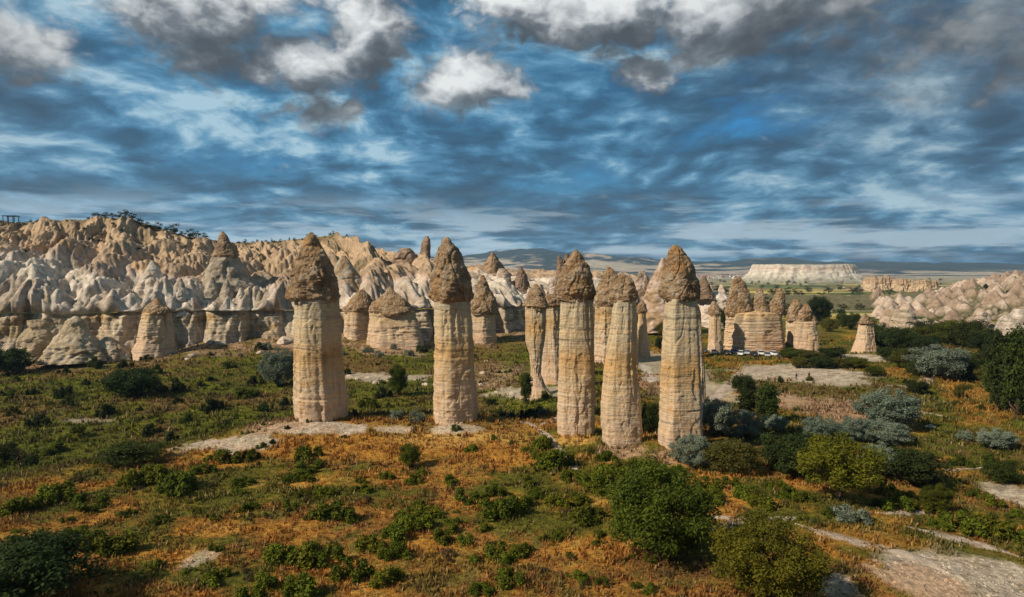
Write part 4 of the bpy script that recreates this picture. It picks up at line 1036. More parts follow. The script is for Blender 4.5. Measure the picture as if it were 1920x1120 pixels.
def shrub_proto(seed, pal, spread=1., nclump=9, n_each=170, size=.036, tall=.62):
    """unit wide, sprawling, with upright leafy shoots"""
    r_ = np.random.default_rng(seed); cs, rs = [], []
    for i in range(nclump):
        a = r_.uniform(0, 6.28); q_ = .36 * math.sqrt(r_.random())
        rad = r_.uniform(.09, .17) * (1.1 - q_)
        hgt = tall * (.95 - 1.5 * q_) * r_.uniform(.45, 1.0)
        x_, y_ = math.cos(a) * q_ * spread, math.sin(a) * q_ * spread
        cs.append((x_, y_, max(rad * .7, hgt * .75))); rs.append(rad)
        if r_.random() < .7: cs.append((x_ * 1.05, y_ * 1.05, max(rad * .5, hgt * .3))); rs.append(rad * 1.15)
    V, Fc, Cc = leaves(cs, rs, n_each, size, pal, seed)
    k = V[:, 2] < .0; V[k, 2] = np.abs(V[k, 2]) * .3
    return mesh_np('shrub', V, Fc, M['leaf'], Cc, False)
def tree_proto(seed, pal, shape, nclump, n_each, size, trunk_h, crad=.2, bush=False):
    """unit height tree: crown ellipsoid shape=(rx, rz, zc); returns (trunk mesh, crown mesh)"""
    r_ = np.random.default_rng(seed); rx, rz, zc = shape
    cs, rs = [], []
    while len(cs) < nclump:
        d = r_.normal(size=3); d /= np.linalg.norm(d)
        q_ = .35 + .65 * r_.random() ** .6
        c = np.array((d[0] * rx * q_, d[1] * rx * q_, zc + d[2] * rz * q_))
        if c[2] < crad * .35: continue
        cs.append(c); rs.append(crad * r_.uniform(.6, 1.15))
    V, Fc, Cc = leaves(cs, rs, n_each, size, pal, seed)
    V[:, 2] = np.where(V[:, 2] < .01, .01 + np.abs(V[:, 2]) * .2, V[:, 2])
    crown = mesh_np('crown', V, Fc, M['leaf'], Cc, False)
    mb = MB()
    fork = np.array((r_.normal() * .02, r_.normal() * .02, trunk_h))
    mb.tube([(0, 0, -.04), (fork[0] * .4, fork[1] * .4, trunk_h * .5), tuple(fork)], [.030, .024, .019], 8)
    top = np.array((fork[0], fork[1], zc + rz * .5))
    mb.tube([tuple(fork), tuple((fork + top) / 2 + r_.normal(size=3) * .015), tuple(top)], [.018, .012, .004], 6)
    for c in cs[:: max(1, len(cs) // 9)]:
        mid = (fork + c) / 2 + np.array((0, 0, -.03)) + r_.normal(size=3) * .02
        mb.tube([tuple(fork - np.array((0, 0, .02))), tuple(mid), tuple(c)], [.013, .008, .003], 5)
    return mb.me('trunk', M['bark'], True), crown
KIND_ = {}
VINES = [shrub_proto(100 + i, VINE, nclump=7 + i % 4) for i in range(7)]
DKSH = [shrub_proto(200 + i, DARK, nclump=8, n_each=150) for i in range(3)]
GRSH = [shrub_proto(300 + i, GREEN, nclump=8) for i in range(4)]
SLSH = [shrub_proto(400 + i, SILV, nclump=11, n_each=160, size=.030, tall=.72) for i in range(3)]
OLSH = [shrub_proto(450 + i, OLIV, nclump=8, n_each=120, size=.034, tall=.5) for i in range(3)]
PRSH = [shrub_proto(470 + i, PURP, nclump=8, n_each=90, size=.030, tall=.4) for i in range(2)]
for nm_, L_ in (('vine_shrub', VINES), ('dark_shrub', DKSH), ('green_shrub', GRSH), ('silver_shrub', SLSH), ('olive_shrub', OLSH), ('thorn_shrub', PRSH)):
    for m_ in L_: KIND_[m_.name] = nm_
TREES = dict(
    walnut=[tree_proto(1, GREEN, (.45, .40, .53), 120, 270, .0155, .10, .125)],
    yellow=[tree_proto(2, YELL, (.56, .40, .50), 110, 270, .0165, .08, .13), tree_proto(3, YELL, (.50, .36, .62), 74, 230, .021, .26, .145)],
    olive=[tree_proto(4, OLIV, (.55, .38, .50), 56, 230, .025, .10, .17)],
    dark=[tree_proto(5, DARK, (.55, .40, .50), 58, 240, .026, .12, .18), tree_proto(6, DARK, (.48, .40, .52), 54, 240, .026, .12, .18), tree_proto(16, ((.022, .034, .008), (.070, .085, .012)), (.52, .40, .52), 54, 240, .026, .12, .18)],
    silver=[tree_proto(7, SILV, (.56, .42, .46), 105, 200, .020, .05, .125), tree_proto(8, SILV, (.64, .42, .44), 110, 200, .020, .05, .125)],
    poplar=[tree_proto(9, DARK, (.15, .46, .52), 60, 130, .024, .06, .10), tree_proto(10, ((.028, .045, .010), (.08, .11, .018)), (.18, .45, .51), 60, 130, .024, .06, .11)],
    tiny=[tree_proto(11, DARK, (.42, .38, .58), 12, 40, .06, .22, .22), tree_proto(12, DARK, (.36, .40, .56), 10, 40, .06, .22, .22)],
)
def plant_at(p, wpx, hpx, me, name, label, cat, group, minw=.25):
    o = obj(name, me, None, p)
    w_ = wpx / F * p[1]; h_ = hpx / F * p[1]
    o.scale = (w_, w_ * random.uniform(.85, 1.1), h_ / .5); o.rotation_euler = (0, 0, random.uniform(0, 6.28))
    return tag(o, label, cat, group)
KIND = KIND_
def shrub(u, v, w_, protos, label, group, h=None):
    p = gpt(u, v); p[2] -= .03
    me = random.choice(protos)
    return plant_at(p, w_, h if h else w_ * random.uniform(.42, .60), me, KIND.get(me.name, 'shrub'), label, 'shrub', group)
def tree(u, v, w_, h_, kind, label, group=None, k=0, name='tree', p=None):
    if p is None: p = gpt(u, v)
    tm, cm = TREES[kind][k % len(TREES[kind])]
    H = h_ / F * p[1]; W = w_ / F * p[1]
    bb = np.ptp(np.array([c for c in cm['bb']]) if 'bb' in cm else BB(cm), axis=0)
    o = empty(name, (p[0], p[1], p[2] - .05), random.uniform(0, 6.28))
    o.scale = (W / max(bb[0], bb[1]), W / max(bb[0], bb[1]), H / BB(cm)[1][2])
    tag(o, label, 'tree', group)
    obj('trunk', tm, o); obj('crown', cm, o)
    return o
_bb = {}
def BB(me):
    if me.name not in _bb:
        a = np.empty(len(me.vertices) * 3, np.float32); me.vertices.foreach_get('co', a); a = a.reshape(-1, 3)
        _bb[me.name] = np.stack([np.percentile(a, 1.5, axis=0), np.percentile(a, 98.5, axis=0)])
    return _bb[me.name]

# single trees
tree(1237, 1052, 180, 178, 'walnut', 'big full dark green tree on the orange slope below the tallest chimney')
tree(1440, 1122, 195, 150, 'yellow', 'yellow green leafy tree in front of the forked dirt track')
tree(1572, 940, 135, 118, 'yellow', 'yellow green tree with a visible trunk beyond the dirt track', k=1)
tree(1375, 888, 90, 62, 'olive', 'olive green spreading tree between the silver bush and the darker trees')
tree(1490, 893, 100, 78, 'dark', 'dark leafy tree close behind the yellow green tree with a trunk')
tree(1712, 908, 108, 62, 'dark', 'dark spreading tree with a twisted trunk by the silver grey bush', k=1)
tree(1655, 890, 75, 52, 'silver', 'dusty silver bush tree between the yellow green tree and the dark spreading one')
tree(1298, 870, 76, 50, 'silver', 'silver green bush at the foot of the tallest chimney', k=1)
tree(524, 724, 60, 66, 'silver', 'round silver green tree against the shaft of the stout chimney')
tree(1338, 815, 66, 62, 'silver', 'silver green tree beside the shaft of the tallest chimney')
tree(1385, 818, 80, 46, 'silver', 'low silver tree in front of the pair of columnar trees', k=1)
tree(1452, 808, 40, 28, 'silver', 'small silver bush right of the taller columnar tree')
tree(1664, 802, 95, 68, 'silver', 'large round silver green tree standing above lower silver bushes')
tree(1602, 826, 56, 42, 'silver', 'low silver bush left of the large round silver tree', k=1)
tree(1655, 830, 92, 40, 'silver', 'wide low silver bush in front of the large round silver tree', k=1)
tree(1538, 824, 62, 40, 'silver', 'silver bush standing apart between the columnar trees and the silver group')
tree(1866, 840, 58, 34, 'silver', 'round silver bush in the brown meadow near the tall poplars')
tree(1810, 826, 26, 18, 'silver', 'very small silver bush in the brown meadow', k=1)
tree(1400, 782, 28, 52, 'poplar', 'shorter dark columnar tree of the pair')
tree(1439, 792, 38, 70, 'poplar', 'taller dark columnar tree of the pair', k=1)
tree(1394, 736, 42, 30, 'dark', 'round dark tree above the shorter columnar tree')
tree(746, 742, 34, 56, 'walnut', 'upright green tree between the stout and straight chimneys')
tree(987, 757, 20, 56, 'poplar', 'small narrow tree near the foot of the ragged capped chimney', k=1)
tree(768, 878, 40, 46, 'walnut', 'small loose sapling on the bright orange grass')
tree(1720, 738, 34, 24, 'dark', 'dark bush beside the bend of the pale path')
tree(1799, 748, 20, 26, 'olive', 'thin little tree alone in the meadow near the pale path')
tree(250, 742, 95, 46, 'dark', 'broad dark tree in the green hollow below the left cliff')
tree(14, 702, 70, 46, 'dark', 'dark round tree at the foot of the left cliff', k=1)
tree(245, 868, 100, 38, 'dark', 'dark spreading bush tree on the edge of the green hollow', k=2)
tree(6, 866, 50, 34, 'dark', 'dark round bush tree beside the crooked bare tree', k=2)
tree(55, 1135, 190, 120, 'dark', 'big dark shaded tree at the near edge of the slope', k=1)
tree(1217, 812, 42, 52, 'dark', 'shaded dark tree in the gap beside the tallest chimney', k=2)
tree(1756, 1000 - 40, 50, 50, 'walnut', 'small green tree on the bank above the dirt tracks')
tree(1880, 905, 60, 40, 'dark', 'dark bush tree in the meadow above the pale wash', k=2)
# crooked bare tree
p = gpt(32, 888); b_ = empty('bare_tree', p); tag(b_, 'crooked nearly bare tree in the green hollow', 'tree'); s_ = p[1] / F
mb = MB(); r_ = random.Random(4)
mb.tube([(0, 0, -.2), (.5, 0, 12 * s_), (-.1, .2, 28 * s_), (.9, .1, 44 * s_)], [.16, .13, .09, .04], 7)
for k in range(11):
    z0 = r_.uniform(18, 42) * s_; a = r_.uniform(0, 6.28); L = r_.uniform(10, 24) * s_
    mb.tube([(.3, .1, z0), (.3 + math.cos(a) * L * .5, math.sin(a) * L * .5, z0 + L * .3), (.3 + math.cos(a) * L, math.sin(a) * L, z0 + L * .55)], [.05, .03, .01], 5)
obj('trunk', mb.me('trunk', M['bark'], True), b_)
r2 = np.random.default_rng(6); cs = [(.3 + r2.normal() * 18 * s_, r2.normal() * 14 * s_, r2.uniform(30, 52) * s_) for _ in range(16)]
V, Fc, Cc = leaves(cs, [.45] * 16, 26, .10, DARK, 9); obj('crown', mesh_np('crown', V, Fc, M['leaf'], Cc, False), b_)

# grove on the right
g_ = 'dark trees of the grove by the right hand badlands'
for i, (u, v, a, h) in enumerate([(1655, 655, 46, 46), (1684, 662, 66, 58), (1722, 652, 70, 48), (1752, 640, 70, 46), (1784, 646, 70, 52), (1816, 652, 84, 62), (1846, 662, 56, 56), (1702, 690, 74, 46), (1722, 706, 60, 40),
                                  (1792, 694, 70, 48), (1664, 676, 40, 30), (1826, 712, 70, 38), (1868, 722, 70, 44), (1850, 690, 50, 40), (1690, 628, 30, 26), (1740, 668, 60, 44)]):
    tree(u, v, a * .82, h * .80, ['dark', 'dark', 'olive', 'dark', 'walnut'][i % 5], 'dense dark green tree of the grove by the right hand badlands', g_, k=i)
tree(1756, 708, 92, 56, 'silver', 'grey green tree in front of the dark grove', k=0)
for i, (u, v, a, h) in enumerate([(1884, 772, 46, 140), (1908, 782, 48, 165), (1932, 775, 50, 160), (1868, 758, 34, 80)]):
    tree(u, v, a, h, 'poplar', 'tall dark poplar beside the grove', 'tall poplars beside the grove', k=i)
# trees behind the chimneys on the valley floor
for i, (u, v, a, h) in enumerate([(1536, 606, 40, 46), (1556, 622, 32, 24), (1580, 616, 26, 26), (1595, 618, 26, 30), (1246, 608, 30, 38), (1330, 612, 24, 42), (1358, 616, 16, 36), (1245, 632, 26, 28), (1188, 606, 18, 40),
                                  (1640, 645, 30, 40), (1500, 690, 36, 20), (1490, 672, 50, 18), (1540, 690, 44, 20), (1575, 690, 36, 18), (1605, 690, 44, 20), (1560, 670, 40, 16), (1520, 676, 40, 18), (1640, 705, 34, 18), (1240, 655, 24, 22)]):
    tree(u, v, a, h, ['dark', 'olive', 'walnut'][i % 3], 'dark round tree on the valley floor behind the fairy chimneys', 'trees on the valley floor', k=i)

# shrubs: measured clumps, then the general scatter
vl, vg = 'sprawling bright green vine shrub on the orange grass slope', 'vine shrubs on the orange slope'
HAND = [(245, 905, 60), (290, 890, 70), (345, 910, 80), (375, 885, 45), (430, 860, 60), (475, 860, 34), (585, 855, 64), (555, 885, 60), (610, 925, 46), (620, 970, 80), (545, 950, 34), (455, 905, 44), (300, 975, 40), (235, 965, 36),
        (80, 935, 70), (30, 955, 70), (130, 930, 60), (170, 950, 70), (210, 1020, 90), (150, 1010, 70), (100, 1020, 60), (60, 1030, 80), (580, 1040, 90), (530, 1045, 70), (620, 1050, 60), (410, 1085, 60), (480, 1100, 90), (560, 1110, 90),
        (740, 1005, 60), (775, 985, 70), (805, 955, 64), (770, 970, 50), (690, 1030, 70), (740, 1040, 60), (660, 1075, 70), (725, 1090, 70), (950, 960, 80), (920, 950, 50), (985, 945, 40), (870, 935, 50), (930, 925, 40), (990, 905, 40), (1040, 870, 70), (1010, 855, 40),
        (1020, 835, 48), (1075, 895, 50), (1040, 945, 50), (1095, 970, 70), (1085, 940, 40), (830, 1010, 50), (870, 1015, 36), (950, 1035, 70), (985, 1035, 46), (890, 1050, 30), (1020, 1010, 22), (960, 1090, 60), (900, 1105, 50), (1085, 1085, 40), (1120, 905, 60), (1150, 890, 70), (1180, 880, 60), (1140, 860, 40), (1110, 920, 44),
        (895, 930, 30), (725, 895, 30), (772, 900, 36), (690, 918, 34), (1225, 885, 60), (1260, 895, 70), (1330, 910, 60), (1340, 935, 50), (1400, 925, 60), (1430, 945, 60), (1470, 925, 50), (1370, 905, 40), (1450, 910, 40), (1500, 935, 40), (1280, 885, 30), (1640, 900, 40),
        (1680, 950, 60), (1730, 955, 40), (1700, 935, 50), (1780, 930, 40), (1800, 985, 80), (1850, 990, 80), (1890, 1000, 60), (1760, 985, 40), (1860, 945, 40), (1840, 930, 40), (1900, 965, 40)]
for (u, v, w_) in HAND:
    shrub(u + random.uniform(-4, 4), v + w_ * .1, w_ * random.uniform(1.15, 1.4), VINES, vl, vg)
gl_, gg_ = 'low dark green shrub in the green hollow below the left cliff', 'shrubs in the green hollow'
for (u, v, w_) in [(180, 690, 40), (235, 690, 36), (297, 700, 40), (395, 715, 30), (320, 735, 60), (120, 745, 50), (30, 715, 30), (430, 690, 30), (490, 655, 36), (150, 680, 40), (90, 660, 30), (480, 720, 40), (460, 745, 60), (400, 770, 60), (350, 790, 40), (130, 760, 40), (20, 780, 40), (70, 800, 50), (200, 780, 50), (150, 820, 60), (280, 815, 50),
                   (420, 800, 40), (500, 770, 40), (540, 760, 40), (690, 765, 50), (720, 745, 40), (660, 780, 36), (940, 780, 40), (920, 760, 30), (990, 785, 40), (1010, 775, 36), (960, 785, 24), (1020, 745, 24), (100, 850, 60), (60, 870, 50), (190, 870, 40), (320, 830, 40), (120, 700, 30), (60, 740, 30), (220, 730, 40)]:
    shrub(u, v, w_ * random.uniform(.9, 1.15), DKSH + GRSH[:2], gl_, gg_)
for (u, v, w_) in [(780, 790, 50), (745, 785, 40), (960, 782, 24), (1020, 778, 30), (690, 660, 26), (740, 655, 30), (640, 665, 24), (765, 668, 30), (710, 668, 24), (500, 655, 30), (1150, 830, 26)]:
    shrub(u, v, w_, SLSH, 'low silver grey shrub among the rocks and grass round the chimney feet', 'silver shrubs round the chimney feet')
shrub(1595, 975, 80, SLSH, 'dark silver shrub in the grass above the dirt track', None, h=34)
sr = random.Random(12)
cnt = 0
while cnt < 95:                                            # slope scatter
    v = 835 + 285 * sr.random() ** .8; u = sr.uniform(0, 1240)
    p = gpt(u, v)
    if fbm(p[0] * .05, p[1] * .05, 12.3, 3) + sr.uniform(-.3, .3) < -.02: continue
    if u < 700 and v < 860: continue
    shrub(u, v, sr.uniform(14, 46), VINES, vl, vg); cnt += 1
for k in range(46):
    u = sr.uniform(1250, 1920); v = sr.uniform(860, 1000)
    shrub(u, v, sr.uniform(16, 46), GRSH + OLSH, 'low olive green shrub in the meadow below the silver trees', 'shrubs in the meadow')
for k in range(36):
    u = sr.uniform(1330, 1920); v = sr.uniform(700, 860)
    shrub(u, v, sr.uniform(12, 34), OLSH + DKSH, 'small dark shrub scattered round the silver trees', 'shrubs round the silver trees')
for k in range(70):
    u = sr.uniform(0, 1030); v = sr.uniform(655, 860)
    p = gpt(u, v)
    if v > 840 - max(0, 560 - u) * .0 and u > 550: continue
    shrub(u, v, sr.uniform(10, 30), DKSH + GRSH + OLSH, gl_, gg_)
for k in range(26):
    shrub(sr.uniform(0, 1300), sr.uniform(880, 1110), sr.uniform(18, 44), PRSH, 'low brown thorny cushion shrub in the dry grass', 'thorn cushions in the dry grass')

# trees on the plateau rim
def hill_at(u, ofr):
    """a point on the hillside sheet seen in direction u, at a share of the rim distance"""
    best = None
    js = np.arange(0, N_S, 2)
    oi = [int(np.argmin(np.abs(offs - ofr * W_[j]))) for j in js]
    X = X0[oi, js]; Y = Y0[oi, js]; U = 960 + F * X / Y
    j = int(np.argmin(np.abs(U - u)))
    return np.array((X[j], Y[j], Zh[oi[j], js[j]]))
for i, (u, a, h) in enumerate([(186, 16, 9), (200, 16, 10), (214, 12, 9), (228, 14, 12), (239, 12, 16), (252, 16, 12), (266, 16, 13), (280, 14, 11), (292, 12, 12), (303, 14, 16), (316, 14, 12), (329, 20, 20), (345, 14, 12), (358, 16, 18), (372, 18, 14), (386, 14, 10), (170, 8, 6), (62, 8, 6), (75, 8, 7), (88, 8, 5), (4, 10, 8), (50, 8, 6)]):
    p = hill_at(u, 1.04); p[2] -= .1
    tree(u, 0, a, h, 'tiny', 'dark little tree on the plateau rim left of the great grey cone', 'trees along the left plateau rim', k=i, p=p)
for i in range(26):
    u = 450 + 285 * ((i * .618) % 1); p = hill_at(u, 1.05); p[2] -= .1
    tree(u, 0, sr.uniform(4, 8), sr.uniform(4, 8), 'tiny', 'tiny dark tree on the plateau rim above the stout chimney', 'tiny trees along the middle plateau rim', k=i, p=p)
for i in range(60):
    u = sr.uniform(0, 880); p = hill_at(u, sr.uniform(.55, .98)); p[2] -= .15
    o = plant_at(p, sr.uniform(6, 16), sr.uniform(3, 6), sr.choice(DKSH + OLSH), 'slope_shrub', 'small dark shrub clinging to the upper badland slope', 'shrub', 'shrubs on the badland slope')

# far trees in the valley fields
fr_ = random.Random(8)
for i in range(120):
    v = 527 + 70 * fr_.random() ** 1.5; u = fr_.uniform(1300, 1780)
    if v > 560 and u > 1640: continue
    p = gpt(u, v)
    sz = (10 + 12 * fr_.random()) * (v - 505) / 60
    tree(u, v, max(4, sz), max(4, sz * .8), 'tiny', 'small dark tree among the far valley fields', 'trees among the valley fields', k=i, p=p)
for i in range(60):
    y0 = fr_.uniform(275, 520); x0 = y0 * fr_.uniform(.53, .8)
    ix = min(np.searchsorted(gx, x0), len(gx) - 1); iy = min(np.searchsorted(gy, y0), len(gy) - 1)
    if Zr[iy, ix] - Zr0[iy, ix] > 2: continue
    o = plant_at((gx[ix], gy[iy], Zr[iy, ix] - .2), fr_.uniform(9, 20), fr_.uniform(5, 11), fr_.choice(DKSH), 'hollow_shrub', 'dark shrub in a hollow of the right hand badlands', 'shrub', 'shrubs of the right hand badlands')

# ------------------------------------------------------------------ parked cars
glass = plain('car_glass', (.02, .025, .03), .15, .5); tyre = plain('tyre_rubber', (.02, .02, .02), .9, .1); rimm = plain('wheel_rim', (.45, .45, .46), .35, .5, .8); lampm = plain('car_lamp', (.7, .7, .68), .2, .6)
def car_meshes(paint):
    sx = [-2.15, -2.05, -1.3, -.95, .15, .75, 1.95, 2.12]; lo = [.42, .28, .26, .26, .26, .26, .28, .45]; hi = [.80, .92, .98, .98, .98, .95, .78, .62]; wy = [.70, .80, .86, .87, .87, .86, .80, .68]
    v, f = [], []
    for a, l, h, y in zip(sx, lo, hi, wy): v += [(a, -y, l), (a, y, l), (a, y, (l + h) / 2 + .1), (a, y * .93, h), (a, -y * .93, h), (a, -y, (l + h) / 2 + .1)]
    for i in range(len(sx) - 1):
        for k in range(6): f.append((i * 6 + k, (i + 1) * 6 + k, (i + 1) * 6 + (k + 1) % 6, i * 6 + (k + 1) % 6))
    f += [tuple(range(6)), tuple(reversed(range((len(sx) - 1) * 6, len(sx) * 6)))]
    body = bpy.data.meshes.new('body'); body.from_pydata(v, [], f); body.materials.append(paint); body.update()
    c = MB(); c.quadbox(-1.55, .95, -.78, .78, .93, 1.40, 0, .14); g_ = [list(q) for q in c.v]
    g_[4][0] = g_[7][0] = -1.10; g_[5][0] = g_[6][0] = .15; c.v = [tuple(q) for q in g_]
    cabin = c.me('windows', glass)
    r = MB(); r.quadbox(-1.12, .17, -.655, .655, 1.398, 1.46, .06, .05)
    return body, cabin, r.me('roof', paint)
wm = MB(); wm.tube([(0, -.11, 0), (0, .11, 0)], [.32, .32], 14); wmesh = wm.me('wheel', tyre, False)
rm_ = MB(); rm_.tube([(0, -.116, 0), (0, .116, 0)], [.19, .19], 10); rmesh = rm_.me('rim', rimm, False)
hl = MB(); hl.quadbox(2.02, 2.13, -.14, .14, .58, .72); hmesh = hl.me('headlight', lampm)
CARS = {}
for nm, c in dict(white=(.75, .75, .74), black=(.02, .02, .022), silver=(.42, .44, .46), blue=(.06, .14, .30), red=(.30, .03, .02)).items():
    CARS[nm] = car_meshes(plain(nm + '_car_paint', c, .28, .5))
cr_ = random.Random(3)
order = ['black', 'silver', 'white', 'black', 'blue', 'white', 'silver', 'black', 'white', 'silver', 'white', 'black', 'silver', 'blue']
for i, nm in enumerate(order):
    u = 1326 + i * 12.6; v = 661 + 8 * (i / 13.) + (2.5 if i % 2 else 0)
    p = gpt(u, v)
    o = empty('parked_car', p, math.radians(-100 + cr_.uniform(-14, 14)))
    tag(o, nm + ' car parked in the row before the chimney block', 'car', 'cars parked before the chimney block')
    b_, w__, r__ = CARS[nm]
    obj('body', b_, o); obj('windows', w__, o); obj('roof', r__, o)
    for sx_ in (-1.35, 1.32):
        for sy in (-.76, .76):
            wh = obj('wheel', wmesh, o, (sx_, sy, .32)); obj('rim', rmesh, wh)
    for sy in (-.56, .56): obj('headlight', hmesh, o, (0, sy, 0))

# ------------------------------------------------------------------ walkers
def person(u, v, shirt, trousers, label, rz, stride):
    p = gpt(u, v)
    root = empty('person', p, rz); tag(root, label, 'person')
    J = [(0, 0, .95), (0, 0, 1.18), (0, 0, 1.42), (0, .01, 1.52), (0, .02, 1.66),
         (.10, 0, .90), (.11, .05 + stride, .50), (.11, stride * .6, .08), (.11, stride * .6 + .16, .04),
         (-.10, 0, .90), (-.11, .05 - stride * .6, .50), (-.11, -stride * 1.2, .09), (-.11, -stride * 1.2 + .15, .04),
         (.19, 0, 1.40), (.25, -.06 - stride * .4, 1.13), (.24, .06 - stride * .4, .88), (-.19, 0, 1.40), (-.25, -.04 + stride * .4, 1.13), (-.24, .1 + stride * .4, .90)]
    E = [(0, 1), (1, 2), (2, 3), (3, 4), (0, 5), (5, 6), (6, 7), (7, 8), (0, 9), (9, 10), (10, 11), (11, 12), (2, 13), (13, 14), (14, 15), (2, 16), (16, 17), (17, 18)]
    R = [.15, .145, .14, .06, .10, .10, .07, .045, .04, .10, .07, .045, .04, .065, .05, .035, .065, .05, .035]
    me = bpy.data.meshes.new('body'); me.from_pydata(J, E, [])
    skin = plain('skin_' + shirt[0], (.42, .25, .17), .6, .3); sh = plain('shirt_' + shirt[0], shirt[1], .9, .1); tr = plain('trousers_' + trousers[0], trousers[1], .9, .1)
    for m in (skin,): me.materials.append(m)
    o = obj('body', me, root)
    md = o.modifiers.new('skin', 'SKIN'); me.skin_vertices.new() if not me.skin_vertices else None
    for i, r in enumerate(R): me.skin_vertices[0].data[i].radius = (r, r)
    me.skin_vertices[0].data[0].use_root = True
    o.modifiers.new('sub', 'SUBSURF').levels = 1; o.modifiers[-1].render_levels = 1
    def sleeve(nm, chains, mat):
        mb = MB()
        for ch, rad in chains: mb.tube([J[k] for k in ch], rad, 10)
        obj(nm, mb.me(nm, mat, True), root)
    sleeve('shirt', [((0, 1, 2), (.19, .19, .175)), ((2, 13, 14), (.09, .09, .07)), ((2, 16, 17), (.09, .09, .07))], sh)
    sleeve('trousers', [((0, 5, 6, 7), (.14, .13, .095, .075)), ((0, 9, 10, 11), (.14, .13, .095, .075))], tr)
    hb = MB(); hb.tube([(0, -.01, 1.62), (0, -.015, 1.70), (0, -.01, 1.78)], [.108, .115, .06], 10)
    obj('hair', hb.me('hair', plain('hair_' + shirt[0], (.03, .02, .015), .8, .2), True), root)
person(1493, 713, ('navy', (.03, .05, .12)), ('grey', (.12, .12, .13)), 'walker in a navy top on the pale open ground', .6, .16)
person(1517, 711, ('black', (.02, .02, .02)), ('blue', (.04, .07, .14)), 'walker dressed in black on the pale open ground', -.8, .12)
person(1751, 716, ('dark', (.05, .05, .05)), ('dark', (.04, .04, .05)), 'walker in dark clothes beyond the bend of the pale path', .3, .15)

# ------------------------------------------------------------------ lookout frame on the left hilltop
p = hill_at(26, 1.0); fr0 = empty('lookout_frame', (p[0], p[1], p[2] - .3)); tag(fr0, 'dark timber lookout frame on the hilltop at the left', 'lookout')
tim = plain('dark_timber', (.05, .045, .04), .9, .1)
for x in (-2.4, -.2, 2.2):
    for y in (-1.3, 1.3):
        mb = MB(); mb.quadbox(x - .11, x + .11, y - .11, y + .11, -.5, 3.3); obj('post', mb.me('post', tim), fr0)
for y in (-1.3, 1.3):
    mb = MB(); mb.quadbox(-2.9, 2.7, y - .10, y + .10, 3.302, 3.55); obj('beam', mb.me('beam', tim), fr0)
for x in np.linspace(-2.6, 2.4, 6):
    mb = MB(); mb.quadbox(x - .07, x + .07, -1.7, 1.7, 3.553, 3.70); obj('rafter', mb.me('rafter', tim), fr0)
for y in (-1.3, 1.3):
    mb = MB(); mb.quadbox(-2.29, -.31, y - .05, y + .05, 1.0, 1.12); obj('rail', mb.me('rail', tim), fr0)

# ------------------------------------------------------------------ village
roofm = plain('clay_roof', (.42, .13, .05), .85, .1); winm = plain('dark_window', (.03, .03, .035), .3, .4)
HM = {}
for nm, c in dict(white=(.72, .69, .62), cream=(.60, .50, .36), stone=(.44, .36, .26)).items():
    m_ = plain(nm + '_house_wall', c, .9, .1)
    mb = MB(); mb.quadbox(-5, 5, -4, 4, -1.5, 6); wl = mb.me('wall', m_)
    rf = MB(); rf.v = [(-5.5, -4.5, 6.003), (5.5, -4.5, 6.003), (5.5, 4.5, 6.003), (-5.5, 4.5, 6.003), (-4.6, 0, 8.2), (4.6, 0, 8.2)]
    rf.f = [(3, 2, 1, 0), (0, 1, 5, 4), (2, 3, 4, 5), (1, 2, 5), (3, 0, 4)]
    HM[nm] = (wl, rf.me('roof', roofm))
wb = MB(); wb.quadbox(-.7, .7, -.05, .05, -.8, .8); wmesh_ = wb.me('window', winm)
db = MB(); db.quadbox(-.6, .6, -.05, .05, -1.1, 1.1); dmesh_ = db.me('door', winm)
hr = random.Random(2)
def house(u, v, k, nm, label, group, flat=False, wide=1.):
    p = gpt(u, v); o = empty('house', p, hr.uniform(-.5, .5), k); o.scale = (k * wide, k, k); tag(o, label, 'house', group)
    obj('wall', HM[nm][0], o)
    if not flat: obj('roof', HM[nm][1], o)
    for x in (-3, 0, 3):
        for z in (1.6, 4.3):
            if x == 0 and z < 2: obj('door', dmesh_, o, (x, -4.03, 1.1)); continue
            obj('window', wmesh_, o, (x, -4.03, z))
for (u, v, nm) in [(1600, 541, 'cream'), (1612, 539, 'white'), (1626, 542, 'stone'), (1636, 540, 'white'), (1650, 543, 'cream'), (1662, 541, 'white'), (1688, 545, 'white'), (1700, 543, 'cream'), (1722, 544, 'stone'), (1582, 540, 'white'), (1570, 543, 'stone'), (1590, 545, 'cream'), (1677, 547, 'stone'), (1642, 548, 'white'), (1735, 541, 'cream')]:
    house(u, v, hr.uniform(.45, .65), nm, nm + ' village house below the ochre bluffs', 'village houses below the bluffs', flat=hr.random() < .5)
house(1742, 541, .7, 'cream', 'long house with a broad clay red roof below the long ochre bluff', None, wide=2.0)
for i in range(44):
    u = hr.uniform(1290, 1420); v = 516 + 9 * hr.random() + max(0, 1330 - u) * .02
    house(u, v, hr.uniform(1.1, 1.7), hr.choice(['white', 'white', 'cream']), 'small pale house of the distant town in front of the mountains', 'houses of the distant town', flat=hr.random() < .5)

